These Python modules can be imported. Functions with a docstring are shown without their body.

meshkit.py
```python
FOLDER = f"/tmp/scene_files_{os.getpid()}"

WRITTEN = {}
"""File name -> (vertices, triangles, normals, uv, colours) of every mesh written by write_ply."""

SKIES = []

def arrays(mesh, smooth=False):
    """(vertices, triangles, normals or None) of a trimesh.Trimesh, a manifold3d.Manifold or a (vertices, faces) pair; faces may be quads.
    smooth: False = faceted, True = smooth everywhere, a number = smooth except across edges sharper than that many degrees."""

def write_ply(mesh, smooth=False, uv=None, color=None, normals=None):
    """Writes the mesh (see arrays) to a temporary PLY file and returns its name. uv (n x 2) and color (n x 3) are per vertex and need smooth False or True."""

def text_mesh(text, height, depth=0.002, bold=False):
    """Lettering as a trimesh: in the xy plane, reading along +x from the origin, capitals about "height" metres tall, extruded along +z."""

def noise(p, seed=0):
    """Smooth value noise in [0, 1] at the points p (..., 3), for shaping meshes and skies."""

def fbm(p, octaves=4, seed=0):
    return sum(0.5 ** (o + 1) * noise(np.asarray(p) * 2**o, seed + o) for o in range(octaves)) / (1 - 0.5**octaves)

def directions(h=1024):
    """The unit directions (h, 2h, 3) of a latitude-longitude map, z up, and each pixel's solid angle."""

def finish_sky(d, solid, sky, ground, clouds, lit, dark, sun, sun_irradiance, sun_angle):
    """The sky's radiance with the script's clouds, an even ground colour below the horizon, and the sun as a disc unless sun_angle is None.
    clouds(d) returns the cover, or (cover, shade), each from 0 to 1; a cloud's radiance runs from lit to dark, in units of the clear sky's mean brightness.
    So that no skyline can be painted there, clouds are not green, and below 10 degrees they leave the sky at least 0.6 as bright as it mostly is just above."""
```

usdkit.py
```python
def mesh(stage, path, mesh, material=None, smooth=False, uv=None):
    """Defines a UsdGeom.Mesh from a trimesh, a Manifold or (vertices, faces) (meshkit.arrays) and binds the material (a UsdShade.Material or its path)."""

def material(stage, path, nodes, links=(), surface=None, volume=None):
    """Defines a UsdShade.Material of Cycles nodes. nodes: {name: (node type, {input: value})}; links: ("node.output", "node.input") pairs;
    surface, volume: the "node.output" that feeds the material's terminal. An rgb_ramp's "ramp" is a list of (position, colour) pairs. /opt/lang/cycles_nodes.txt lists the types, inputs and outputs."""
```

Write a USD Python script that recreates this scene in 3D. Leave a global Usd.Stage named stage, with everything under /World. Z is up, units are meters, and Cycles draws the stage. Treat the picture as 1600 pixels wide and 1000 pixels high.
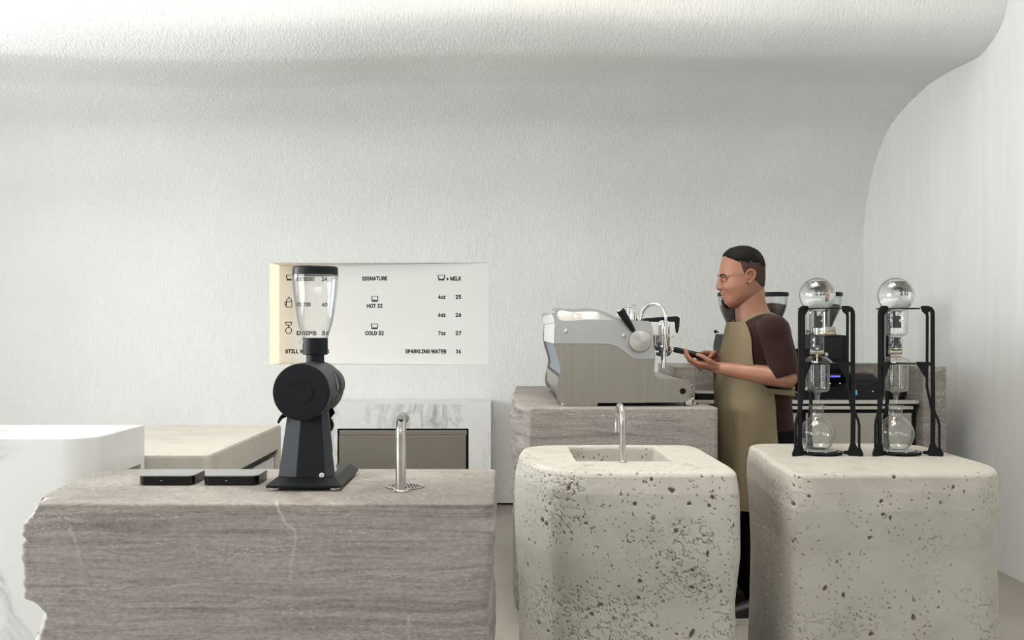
import math, random
import numpy as np
import trimesh
import manifold3d as m3
from manifold3d import Manifold, CrossSection
from shapely.geometry import Polygon, LineString, Point, box as sbox
from shapely.ops import unary_union
from scipy.interpolate import CubicSpline, PchipInterpolator
from pxr import Usd, UsdGeom, UsdLux, UsdShade, Sdf, Gf, Vt
import usdkit, meshkit

random.seed(7); np.random.seed(7)
stage = Usd.Stage.CreateInMemory()
UsdGeom.SetStageUpAxis(stage, 'Z'); UsdGeom.SetStageMetersPerUnit(stage, 1.0)
UsdGeom.Xform.Define(stage, '/World'); UsdGeom.Scope.Define(stage, '/World/Looks')

# ------------------------------------------------------------------ camera, sky, lights, exposure
F, CX, CY, H = 1450.0, 785.0, 515.0, 1.37          # focal length in pixels, principal point, eye height
cam = UsdGeom.Camera.Define(stage, '/World/camera')
cam.AddTranslateOp().Set((0, 0, H)); cam.AddRotateXOp().Set(90.0)
cam.CreateHorizontalApertureAttr(36.0); cam.CreateVerticalApertureAttr(22.5)
cam.CreateFocalLengthAttr(36.0 * F / 1600)
cam.CreateHorizontalApertureOffsetAttr((800 - CX) / 1600 * 36.0)
cam.CreateVerticalApertureOffsetAttr((CY - 500) / 1600 * 36.0)
cam.CreateClippingRangeAttr((0.05, 200.0))
cam.CreateExposureAttr(-0.50)

dome = UsdLux.DomeLight.Define(stage, '/World/sky'); dome.CreateIntensityAttr(1.0); dome.CreateColorAttr((0.95, 0.98, 1.0))
def window_light(name, at, w, h, power, turn, tip=90.0, color=(0.985, 0.985, 0.975)):
    r = UsdLux.RectLight.Define(stage, '/World/' + name)       # daylight in a wall opening; also makes the added front and top fills
    r.CreateWidthAttr(w); r.CreateHeightAttr(h); r.CreateIntensityAttr(power); r.CreateColorAttr(color)
    r.AddTranslateOp().Set(at); r.AddRotateXYZOp().Set((tip, 0.0, turn))
window_light('door_light', (-5.22, 3.6, 1.95), 1.1, 1.0, 53.0, -90.0, 90.0, (0.94, 0.985, 1.0))
window_light('window_light', (-5.22, 0.2, 1.5), 3.8, 2.4, 5.5, -90.0)
window_light('added_front_fill', (-0.6, -5.02, 3.1), 6.0, 1.3, 1.0, 0.0)  # unseen fill, added to light the back wall and front faces
window_light('added_top_fill', (-0.1, 2.9, 5.58), 2.5, 2.0, 12.5, 0.0, 0.0, (1.0, 0.96, 0.90))  # unseen fill from above, added to brighten the block tops
LAMPS = [(0.9, 2.9, 4.1), (-0.7, 2.3, 4.1), (0.3, 4.4, 4.1)]
LAMP_POWER = 700.0

# ------------------------------------------------------------------ helpers
def P(px, py, Y):
    return np.array([(px - CX) * Y / F, Y, H - (py - CY) * Y / F])

taken = {}
def numbered(parent, name):
    k = (parent, name); n = taken.get(k, 0); taken[k] = n + 1
    return name if n == 0 else '%s_%03d' % (name, n)

def tag(prim, label=None, cat=None, group=None, kind=None):
    p = prim.GetPrim()
    for k, v in (('label', label), ('category', cat), ('group', group), ('kind', kind)):
        if v: p.SetCustomDataByKey(k, v)
    return prim

def thing(name, label, cat, loc=(0, 0, 0), rotz=0, group=None, kind=None):
    path = '/World/' + numbered('/World', name)
    x = UsdGeom.Xform.Define(stage, path)
    x.AddTranslateOp().Set(tuple(float(v) for v in loc)); x.AddRotateZOp().Set(float(rotz))
    tag(x, label, cat, group, kind)
    return x

def obj(name, mesh, mat, parent=None, smooth=30, label=None, pit=None):
    base = '/World' if parent is None else str(parent.GetPrim().GetPath())
    path = base + '/' + numbered(base, name)
    if pit is not None:
        smooth = True
    m = usdkit.mesh(stage, path, mesh, mats[mat], smooth)
    if pit is not None:
        UsdGeom.PrimvarsAPI(m).CreatePrimvar('pit', Sdf.ValueTypeNames.FloatArray, 'vertex').Set(Vt.FloatArray.FromNumpy(np.asarray(pit, np.float32)))
    if label: m.GetPrim().SetCustomDataByKey('label', label)
    return m

def solo(name, mesh, mat, label, cat, smooth=30, pit=None, kind=None, group=None):
    m = obj(name, mesh, mat, None, smooth, None, pit)
    return tag(m, label, cat, group, kind)

def dup(src, loc, rotz, label):
    p = src.GetPrim(); was = p.GetCustomData()
    base = p.GetName()
    if base[-4:-3] == '_' and base[-3:].isdigit(): base = base[:-4]
    x = thing(base, label, was['category'], loc, rotz, was.get('group'))
    x.GetPrim().GetReferences().AddInternalReference(p.GetPath()); x.GetPrim().SetInstanceable(True)
    return x

def to_tm(mf):
    m = mf.to_mesh(); return trimesh.Trimesh(np.array(m.vert_properties[:, :3]), np.array(m.tri_verts), process=False)

def to_mf(tm):
    v, f = (tm.vertices, tm.faces) if hasattr(tm, 'vertices') else tm
    f = np.asarray(f)
    if f.shape[1] == 4: f = np.vstack([f[:, [0, 1, 2]], f[:, [0, 2, 3]]])
    mf = Manifold(m3.Mesh(np.ascontiguousarray(v, np.float32), np.ascontiguousarray(f, np.uint32)))
    if mf.volume() < 0:
        mf = Manifold(m3.Mesh(np.ascontiguousarray(v, np.float32), np.ascontiguousarray(f[:, ::-1], np.uint32)))
    return mf

def cat(*ms):
    out = []
    for m in ms:
        if isinstance(m, (list,)): out += m
        else: out.append(m)
    out = [to_tm(m) if hasattr(m, 'to_mesh') else m for m in out]
    return trimesh.util.concatenate(out)

def fix(tm):
    if tm.volume < 0: tm.invert()
    return tm

def box(x0, x1, y0, y1, z0, z1, bev=0.0):
    if bev <= 0:
        m = trimesh.creation.box([x1 - x0, y1 - y0, z1 - z0])
        m.apply_translation([(x0 + x1) / 2, (y0 + y1) / 2, (z0 + z1) / 2]); return m
    b = min(bev, (x1 - x0) / 2.01, (y1 - y0) / 2.01, (z1 - z0) / 2.01)
    pts = []
    for x, sx in ((x0, 1), (x1, -1)):
        for y, sy in ((y0, 1), (y1, -1)):
            for z, sz in ((z0, 1), (z1, -1)):
                pts += [(x, y + sy * b, z + sz * b), (x + sx * b, y, z + sz * b), (x + sx * b, y + sy * b, z)]
                q = b * 0.3
                pts += [(x + sx * q, y + sy * q, z + sz * b), (x + sx * q, y + sy * b, z + sz * q), (x + sx * b, y + sy * q, z + sz * q)]
    return to_tm(Manifold.hull_points(np.array(pts)))

def lathe(prof, n=40, c=(0, 0, 0), axis='z'):
    """prof: (r, z) polyline; closed into a solid of revolution (ends are put on the axis if they are near it)."""
    pr = np.array(prof, float); R = len(pr); a = np.linspace(0, 2 * np.pi, n, endpoint=False)
    v = np.stack([pr[:, 0][:, None] * np.cos(a), pr[:, 0][:, None] * np.sin(a), np.repeat(pr[:, 1][:, None], n, 1)], -1).reshape(-1, 3)
    f = []
    closed = np.allclose(pr[0], pr[-1])
    for i in range(R - 1):
        for j in range(n):
            k = (j + 1) % n
            f += [(i * n + j, i * n + k, (i + 1) * n + k), (i * n + j, (i + 1) * n + k, (i + 1) * n + j)]
    m = trimesh.Trimesh(v, f, process=False); m.merge_vertices(digits_vertex=7)
    m.update_faces(m.nondegenerate_faces()); m.remove_unreferenced_vertices()
    fix(m)
    if axis == 'x': m.apply_transform(np.array([[0, 0, 1, 0], [0, 1, 0, 0], [-1, 0, 0, 0], [0, 0, 0, 1.0]]))
    if axis == 'y': m.apply_transform(np.array([[1, 0, 0, 0], [0, 0, 1, 0], [0, -1, 0, 0], [0, 0, 0, 1.0]]))
    if axis == '-y': m.apply_transform(np.array([[1, 0, 0, 0], [0, 0, -1, 0], [0, 1, 0, 0], [0, 0, 0, 1.0]]))
    m.apply_translation(c); return m

def disc(r, h, c, axis='z', bev=0.001, n=32):
    b = min(bev, r * .4, h * .4)
    return lathe([(0, 0), (r - b, 0), (r, b), (r, h - b), (r - b, h), (0, h)], n, c, axis)

def spline(pts, n=40, bc='natural'):
    p = np.array(pts, float); t = np.concatenate([[0], np.cumsum(np.linalg.norm(np.diff(p, axis=0), axis=1))])
    return CubicSpline(t, p, bc_type=bc)(np.linspace(0, t[-1], n))

def tube(pts, r, n=12, cap=True):
    p = np.array(pts, float); R = np.broadcast_to(np.asarray(r, float), (len(p),))
    t = np.gradient(p, axis=0); t /= np.linalg.norm(t, axis=1, keepdims=True) + 1e-12
    u = np.cross(t[0], [0, 0, 1.0] if abs(t[0][2]) < .9 else [1.0, 0, 0]); u /= np.linalg.norm(u)
    a = np.linspace(0, 2 * np.pi, n, endpoint=False); v = []
    for i in range(len(p)):
        u = u - t[i] * (u @ t[i]); u /= np.linalg.norm(u); w = np.cross(t[i], u)
        v.append(p[i] + R[i] * (np.cos(a)[:, None] * u + np.sin(a)[:, None] * w))
    v = np.vstack(v); f = []
    for i in range(len(p) - 1):
        for j in range(n):
            k = (j + 1) % n
            f += [(i * n + j, i * n + k, (i + 1) * n + k), (i * n + j, (i + 1) * n + k, (i + 1) * n + j)]
    if cap:
        v = np.vstack([v, p[0], p[-1]]); a0, b0 = len(v) - 2, len(v) - 1; L = (len(p) - 1) * n
        for j in range(n):
            k = (j + 1) % n; f += [(a0, k, j), (b0, L + j, L + k)]
    return fix(trimesh.Trimesh(v, f, process=False))

def ext(poly, h):
    ps = [g for g in getattr(poly, 'geoms', [poly]) if g.area > 1e-12]
    return trimesh.util.concatenate([trimesh.creation.extrude_polygon(g, h, engine='earcut') for g in ps])

def plate_xz(poly, y0, y1):
    """A shapely polygon in (x, z), as a plate from y0 to y1."""
    m = ext(poly, y1 - y0); v = m.vertices.copy()
    m.vertices = np.stack([v[:, 0], y1 - v[:, 2], v[:, 1]], 1); return fix(m)

def plate_xy(poly, z0, z1):
    m = ext(poly, z1 - z0); m.apply_translation([0, 0, z0]); return m

def smooth_poly(pts, n=160):
    p = np.array(pts + [pts[0]], float)
    t = np.concatenate([[0], np.cumsum(np.linalg.norm(np.diff(p, axis=0), axis=1))])
    return Polygon(CubicSpline(t, p, bc_type='periodic')(np.linspace(0, t[-1], n, endpoint=False)))

def rrect(x0, x1, y0, y1, r, q=8):
    return sbox(x0 + r, y0 + r, x1 - r, y1 - r).buffer(r, quad_segs=q)

def xf(m, M=None, T=None):
    m = m.copy()
    if M is not None:
        A = np.eye(4); A[:3, :3] = M; m.apply_transform(A)
    if T is not None: m.apply_translation(T)
    return m

def fbm(p, o=4, seed=0): return meshkit.fbm(p, o, seed)
# ------------------------------------------------------------------ materials
mats = {}
def mat(name, nodes, links=(), surface='p.BSDF'):
    mats[name] = usdkit.material(stage, '/World/Looks/' + name, nodes, links, surface)

def plain(name, color, rough=0.5, metal=0.0, **kw):
    d = {'base_color': color, 'roughness': rough, 'metallic': metal}; d.update(kw)
    mat(name, {'p': ('principled_bsdf', d)})

def C(*v): # sRGB 0-255 -> linear
    a = np.array(v, float) / 255.0
    return tuple(np.where(a <= .04045, a / 12.92, ((a + .055) / 1.055) ** 2.4))

# troweled plaster of the back wall and the cove: meandering vertical ridges
mat('plaster', {
    'g': ('geometry', {}),
    'm': ('mapping', {'scale': (76.0, 38.0, 26.0)}),
    'n': ('noise_texture', {'scale': 1.0, 'detail': 3.0, 'roughness': 0.55, 'distortion': 0.55}),
    'm2': ('mapping', {'scale': (1.3, 1.3, 0.8)}),
    'n2': ('noise_texture', {'scale': 1.0, 'detail': 4.0}),
    'r': ('rgb_ramp', {'ramp': [(0.3, (0.785, 0.79, 0.775)), (0.7, (0.84, 0.845, 0.83))]}),
    'b': ('bump', {'strength': 0.62, 'distance': 0.011}),
    'p': ('principled_bsdf', {'roughness': 0.85, 'specular_ior_level': 0.25})},
    [('g.position', 'm.vector'), ('m.vector', 'n.vector'), ('n.fac', 'b.height'), ('b.normal', 'p.normal'),
     ('g.position', 'm2.vector'), ('m2.vector', 'n2.vector'), ('n2.fac', 'r.fac'), ('r.color', 'p.base_color')])

# smoother wall on the right: vertical trowel streaks
mat('streaked_plaster', {
    'g': ('geometry', {}),
    'm': ('mapping', {'scale': (9.0, 9.0, 0.7)}),
    'n': ('noise_texture', {'scale': 1.0, 'detail': 5.0, 'roughness': 0.6}),
    'm3': ('mapping', {'scale': (60.0, 60.0, 1.2)}),
    'n3': ('noise_texture', {'scale': 1.0, 'detail': 2.0}),
    'r': ('rgb_ramp', {'ramp': [(0.3, (0.79, 0.80, 0.79)), (0.7, (0.85, 0.86, 0.85))]}),
    'b': ('bump', {'strength': 0.25, 'distance': 0.003}),
    'p': ('principled_bsdf', {'roughness': 0.6, 'specular_ior_level': 0.3})},
    [('g.position', 'm.vector'), ('m.vector', 'n.vector'), ('n.fac', 'r.fac'), ('r.color', 'p.base_color'),
     ('g.position', 'm3.vector'), ('m3.vector', 'n3.vector'), ('n3.fac', 'b.height'), ('b.normal', 'p.normal')])

mat('micro_cement', {
    'g': ('geometry', {}), 'm': ('mapping', {'scale': (2.0, 2.0, 2.0)}),
    'n': ('noise_texture', {'scale': 1.0, 'detail': 6.0, 'roughness': 0.6, 'distortion': 0.6}),
    'r': ('rgb_ramp', {'ramp': [(0.3, (0.29, 0.272, 0.24)), (0.7, (0.35, 0.33, 0.292))]}),
    'p': ('principled_bsdf', {'roughness': 0.38, 'specular_ior_level': 0.4})},
    [('g.position', 'm.vector'), ('m.vector', 'n.vector'), ('n.fac', 'r.fac'), ('r.color', 'p.base_color')])

def travertine(name, lo, hi, veinlo, pit_amt, pit_scale):
    """Pale pitted travertine: cloudy tone, fine pits; the larger pits are geometry (primvar pit: their dirt)."""
    mat(name, {
        'g': ('geometry', {}),
        'm1': ('mapping', {'scale': (4.0, 4.0, 4.0)}), 'n1': ('noise_texture', {'scale': 1.0, 'detail': 5.0, 'roughness': 0.6, 'distortion': 0.4}),
        'r1': ('rgb_ramp', {'ramp': [(0.28, lo), (0.52, hi), (0.75, veinlo)]}),
        'm2': ('mapping', {'scale': (pit_scale,) * 3}), 'n2': ('noise_texture', {'scale': 1.0, 'detail': 2.0, 'roughness': 0.55}),
        'm3': ('mapping', {'scale': (9.0, 9.0, 6.0)}), 'n3': ('noise_texture', {'scale': 1.0, 'detail': 3.0, 'roughness': 0.6}),
        'add': ('math', {'math_type': 'multiply_add', 'value2': 0.35}),
        'r2': ('rgb_ramp', {'ramp': [(0.0, (1, 1, 1)), (pit_amt, (1, 1, 1)), (pit_amt + 0.03, (0, 0, 0)), (1.0, (0, 0, 0))]}),
        'at': ('attribute', {'attribute': 'pit'}),
        'mx': ('math', {'math_type': 'maximum'}),
        'dirt': ('mix_color', {'b': (0.13, 0.10, 0.075)}),
        'k': ('math', {'math_type': 'multiply', 'value2': 0.9}),
        'inv': ('math', {'math_type': 'multiply', 'value2': -1.0}),
        'm4': ('mapping', {'scale': (160.0,) * 3}), 'n4': ('noise_texture', {'scale': 1.0, 'detail': 3.0}),
        'hgt': ('math', {'math_type': 'multiply_add', 'value2': 0.22}),
        'b': ('bump', {'strength': 0.55, 'distance': 0.004}),
        'p': ('principled_bsdf', {'roughness': 0.72, 'specular_ior_level': 0.3})},
        [('g.position', 'm1.vector'), ('m1.vector', 'n1.vector'), ('n1.fac', 'r1.fac'),
         ('g.position', 'm2.vector'), ('m2.vector', 'n2.vector'), ('g.position', 'm3.vector'), ('m3.vector', 'n3.vector'),
         ('n3.fac', 'add.value1'), ('n2.fac', 'add.value3'), ('add.value', 'r2.fac'),
         ('r2.color', 'mx.value1'), ('at.fac', 'mx.value2'), ('mx.value', 'k.value1'), ('k.value', 'dirt.fac'), ('r1.color', 'dirt.a'), ('dirt.result', 'p.base_color'),
         ('r2.color', 'inv.value1'), ('g.position', 'm4.vector'), ('m4.vector', 'n4.vector'), ('n4.fac', 'hgt.value1'), ('inv.value', 'hgt.value3'), ('hgt.value', 'b.height'), ('b.normal', 'p.normal')])

travertine('pitted_travertine', (0.420, 0.398, 0.353), (0.526, 0.504, 0.459), (0.459, 0.437, 0.386), 0.475, 85.0)
travertine('smooth_travertine', (0.363, 0.341, 0.299), (0.451, 0.429, 0.381), (0.391, 0.366, 0.323), 0.44, 95.0)
travertine('beige_travertine', (0.458, 0.431, 0.383), (0.563, 0.537, 0.484), (0.502, 0.475, 0.422), 0.425, 95.0)

def veined(name, dark, mid, light, fleck, fleck_amt=0.645, zs=34.0):
    """Silver travertine cut across its beds: wavy horizontal layers with pale flecks."""
    mat(name, {
        'g': ('geometry', {}),
        'mw': ('mapping', {'scale': (3.0, 3.0, 3.0)}), 'nw': ('noise_texture', {'scale': 1.0, 'detail': 3.0}),
        'wv': ('vector_math', {'math_type': 'multiply_add', 'vector2': (0.0, 0.0, 0.038)}),
        'm': ('mapping', {'scale': (1.6, 1.6, zs)}),
        'n': ('noise_texture', {'scale': 1.0, 'detail': 4.0, 'roughness': 0.55, 'distortion': 0.7}),
        'r': ('rgb_ramp', {'ramp': [(0.27, dark), (0.42, mid), (0.55, light), (0.62, mid), (0.75, light)]}),
        'mh': ('mapping', {'scale': (13.0, 13.0, 120.0)}), 'nh': ('noise_texture', {'scale': 1.0, 'detail': 3.0, 'roughness': 0.6, 'distortion': 1.8}),
        'rh': ('rgb_ramp', {'ramp': [(0.27, (0.64, 0.63, 0.62)), (0.39, (0.97, 0.97, 0.97)), (0.58, (1, 1, 1)), (0.72, (1.12, 1.12, 1.12))]}),
        'mul': ('mix_color', {'blend_type': 'multiply', 'fac': 1.0, 'use_clamp': False}),
        'mg': ('mapping', {'scale': (70.0, 70.0, 120.0)}), 'ng': ('noise_texture', {'scale': 1.0, 'detail': 4.0, 'roughness': 0.65}),
        'rg': ('rgb_ramp', {'ramp': [(0.25, (0.74, 0.73, 0.72)), (0.5, (1, 1, 1)), (0.75, (1.24, 1.24, 1.24))]}),
        'va': ('attribute', {'attribute': 'pit'}), 'vn': ('mix_color', {'b': (0.56, 0.545, 0.515)}),  # pale cracks, plus the light painted on the broken edge
        'mul2': ('mix_color', {'blend_type': 'multiply', 'fac': 1.0, 'use_clamp': False}),
        'mf': ('mapping', {'scale': (110.0, 110.0, 300.0)}), 'nf': ('noise_texture', {'scale': 1.0, 'detail': 3.0, 'distortion': 1.4}),
        'mb': ('mapping', {'scale': (2.0, 2.0, 14.0)}), 'nb': ('noise_texture', {'scale': 1.0, 'detail': 2.0}),
        'sum': ('math', {'math_type': 'multiply_add', 'value2': 0.30}),
        'rf': ('rgb_ramp', {'ramp': [(fleck_amt + .135, (0, 0, 0)), (fleck_amt + 0.175, (1, 1, 1))]}),
        'mix': ('mix_color', {'b': fleck}),
        'b': ('bump', {'strength': 0.4, 'distance': 0.004}),
        'p': ('principled_bsdf', {'roughness': 0.6, 'specular_ior_level': 0.35})},
        [('g.position', 'mw.vector'), ('mw.vector', 'nw.vector'), ('nw.color', 'wv.vector1'), ('g.position', 'wv.vector3'),
         ('wv.vector', 'm.vector'), ('m.vector', 'n.vector'), ('n.fac', 'r.fac'),
         ('wv.vector', 'mh.vector'), ('mh.vector', 'nh.vector'), ('nh.fac', 'rh.fac'), ('r.color', 'mul.a'), ('rh.color', 'mul.b'),
         ('wv.vector', 'mf.vector'), ('mf.vector', 'nf.vector'), ('wv.vector', 'mb.vector'), ('mb.vector', 'nb.vector'),
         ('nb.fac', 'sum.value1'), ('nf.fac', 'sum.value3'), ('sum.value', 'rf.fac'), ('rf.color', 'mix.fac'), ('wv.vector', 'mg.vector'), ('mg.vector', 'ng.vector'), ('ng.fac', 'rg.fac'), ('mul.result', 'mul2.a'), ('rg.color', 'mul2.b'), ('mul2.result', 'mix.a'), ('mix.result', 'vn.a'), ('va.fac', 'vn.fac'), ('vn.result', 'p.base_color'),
         ('nh.fac', 'b.height'), ('b.normal', 'p.normal')])

veined('silver_travertine', (0.182, 0.165, 0.149), (0.262, 0.239, 0.217), (0.340, 0.315, 0.288), (0.56, 0.545, 0.52), 0.668)
veined('dark_travertine', (0.17, 0.155, 0.14), (0.23, 0.21, 0.19), (0.30, 0.28, 0.25), (0.58, 0.56, 0.52), 0.60)

def marble(name, sc, r2):
  mat(name, {
    'g': ('geometry', {}), 'm': ('mapping', {'scale': sc, 'rotation': (0.3, 0.5, 0.2)}),
    'n': ('noise_texture', {'scale': 1.0, 'detail': 7.0, 'roughness': 0.6, 'distortion': 1.4}),
    'r': ('rgb_ramp', {'ramp': [(0.0, (0.75, 0.755, 0.75)), (0.40, (0.75, 0.755, 0.75)), (0.462, (0.50, 0.52, 0.54)), (0.475, (0.33, 0.35, 0.385)), (0.487, (0.56, 0.57, 0.58)), (0.53, (0.75, 0.755, 0.75)), (1.0, (0.75, 0.755, 0.75))]}),
    'm2': ('mapping', {'scale': (0.9, 0.9, 0.9), 'location': (3.3, 1.2, 0.4)}), 'n2': ('noise_texture', {'scale': 1.0, 'detail': 3.0}),
    'r2': ('rgb_ramp', {'ramp': r2}),
    'mx': ('mix_color', {'a': (0.75, 0.755, 0.75)}),
    'p': ('principled_bsdf', {'roughness': 0.3, 'specular_ior_level': 0.4})},
    [('g.position', 'm.vector'), ('m.vector', 'n.vector'), ('n.fac', 'r.fac'), ('g.position', 'm2.vector'), ('m2.vector', 'n2.vector'), ('n2.fac', 'r2.fac'),
     ('r2.color', 'mx.fac'), ('r.color', 'mx.b'), ('mx.result', 'p.base_color')])
marble('veined_marble', (2.5, 2.5, 1.7), [(0.38, (0, 0, 0)), (0.56, (1, 1, 1))])
marble('white_marble', (2.1, 2.1, 1.5), [(0.46, (0, 0, 0)), (0.62, (1, 1, 1))])

mat('brushed_steel', {
    'g': ('geometry', {}), 'm': ('mapping', {'scale': (60.0, 60.0, 1.0)}), 'n': ('noise_texture', {'scale': 1.0, 'detail': 2.0}),
    'r': ('rgb_ramp', {'ramp': [(0.3, (0.315, 0.315, 0.315)), (0.7, (0.335, 0.335, 0.335))]}),
    'p': ('principled_bsdf', {'metallic': 1.0, 'base_color': (0.355, 0.33, 0.288)})},
    [('g.position', 'm.vector'), ('m.vector', 'n.vector'), ('n.fac', 'r.fac'), ('r.color', 'p.roughness')])
plain('satin_steel', (0.47, 0.475, 0.475), 0.45, 1.0)
plain('polished_steel', (0.78, 0.77, 0.75), 0.12, 1.0)
plain('tap_steel', (0.52, 0.505, 0.475), 0.25, 1.0)
plain('door_steel', (0.40, 0.375, 0.33), 0.36, 1.0)
plain('rail_steel', (0.50, 0.48, 0.44), 0.34, 1.0)
plain('black_metal', (0.005, 0.0055, 0.007), 0.45, specular_ior_level=0.16)
plain('black_satin', (0.007, 0.0075, 0.009), 0.38, specular_ior_level=0.25)
plain('grinder_black', (0.0085, 0.0095, 0.012), 0.42, specular_ior_level=0.22)
plain('grinder_side', (0.028, 0.033, 0.039), 0.45, specular_ior_level=0.35)
plain('black_gloss', (0.005, 0.005, 0.006), 0.2, specular_ior_level=0.3)
plain('black_rubber', (0.008, 0.008, 0.008), 0.6, specular_ior_level=0.2)
plain('gap_black', (0.004, 0.004, 0.004), 0.8)
plain('scale_top', (0.25, 0.255, 0.26), 0.3)  # black plate, its grey reflection painted into the base colour
plain('white_porcelain', (0.82, 0.80, 0.76), 0.22)
plain('white_panel', (0.74, 0.75, 0.76), 0.35)
plain('blue_grey_panel', (0.19, 0.235, 0.29), 0.4)
plain('paper_label', (0.75, 0.75, 0.74), 0.6)
plain('tag_blue', (0.05, 0.24, 0.52), 0.4)
plain('sticker_cyan', (0.10, 0.42, 0.60), 0.4)
plain('sticker_red', (0.55, 0.09, 0.05), 0.5)
plain('brass', (0.66, 0.52, 0.34), 0.32, 1.0)
plain('tan_valve', (0.55, 0.49, 0.39), 0.3, 0.8)
plain('ink', (0.020, 0.019, 0.019), 0.7)
plain('menu_panel', (0.80, 0.79, 0.765), 0.75)
plain('coffee_beans', (0.045, 0.028, 0.024), 0.5)
plain('cloth_maroon', (0.024, 0.0088, 0.0068), 0.9, specular_ior_level=0.15, sheen_weight=0.1)
plain('cloth_black', (0.004, 0.004, 0.0045), 0.9, specular_ior_level=0.1)
plain('shoe_black', (0.012, 0.012, 0.013), 0.5)
plain('shoe_white', (0.5, 0.49, 0.46), 0.6)
plain('hair', (0.005, 0.0042, 0.004), 0.6, specular_ior_level=0.15)
plain('hair_fade', (0.05, 0.028, 0.02), 0.7, specular_ior_level=0.2)
plain('lip', (0.36, 0.15, 0.12), 0.5)
plain('eye_white', (0.6, 0.58, 0.55), 0.2)
plain('eye_dark', (0.01, 0.007, 0.006), 0.15)
mat('skin', {'g': ('geometry', {}), 'm': ('mapping', {'scale': (14.0,) * 3}), 'n': ('noise_texture', {'scale': 1.0, 'detail': 4.0}),
    'r': ('rgb_ramp', {'ramp': [(0.3, (0.265, 0.116, 0.07)), (0.7, (0.325, 0.148, 0.094))]}),
    'p': ('principled_bsdf', {'roughness': 0.48, 'subsurface_weight': 0.12, 'subsurface_radius': (1.0, 0.35, 0.2), 'subsurface_scale': 0.006})},
    [('g.position', 'm.vector'), ('m.vector', 'n.vector'), ('n.fac', 'r.fac'), ('r.color', 'p.base_color')])
mat('apron_canvas', {'g': ('geometry', {}), 'm': ('mapping', {'scale': (700.0, 700.0, 700.0)}), 'n': ('noise_texture', {'scale': 1.0, 'detail': 1.0}),
    'b': ('bump', {'strength': 0.2, 'distance': 0.001}),
    'p': ('principled_bsdf', {'base_color': (0.19, 0.152, 0.095), 'roughness': 0.9, 'specular_ior_level': 0.15})},
    [('g.position', 'm.vector'), ('m.vector', 'n.vector'), ('n.fac', 'b.height'), ('b.normal', 'p.normal')])

def glass(name, tint, edge, refl=0.04):
    """Thin blown glass or clear plastic: see-through, mirror by Fresnel, denser where seen edge-on."""
    mat(name, {'lw': ('layer_weight', {'blend': 0.5}), 'ed': ('math', {'math_type': 'power', 'value2': 2.2}), 'tc': ('mix_color', {'a': tint, 'b': edge}),
        'pw': ('math', {'math_type': 'power', 'value2': 5.0}), 'fr': ('math', {'math_type': 'multiply_add', 'value2': 0.80, 'value3': refl}),
        't': ('transparent_bsdf', {}), 'gl': ('glossy_bsdf', {'color': (1, 1, 1), 'roughness': 0.015}), 'mx': ('mix_closure', {})},
        [('lw.facing', 'ed.value1'), ('ed.value', 'tc.fac'), ('tc.result', 't.color'), ('lw.facing', 'pw.value1'), ('pw.value', 'fr.value1'), ('fr.value', 'mx.fac'), ('t.BSDF', 'mx.closure1'), ('gl.BSDF', 'mx.closure2')], 'mx.closure')
glass('clear_glass', (0.99, 0.992, 0.99), (0.72, 0.74, 0.74))
glass('clear_plastic', (0.975, 0.978, 0.98), (0.66, 0.70, 0.74))

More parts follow.
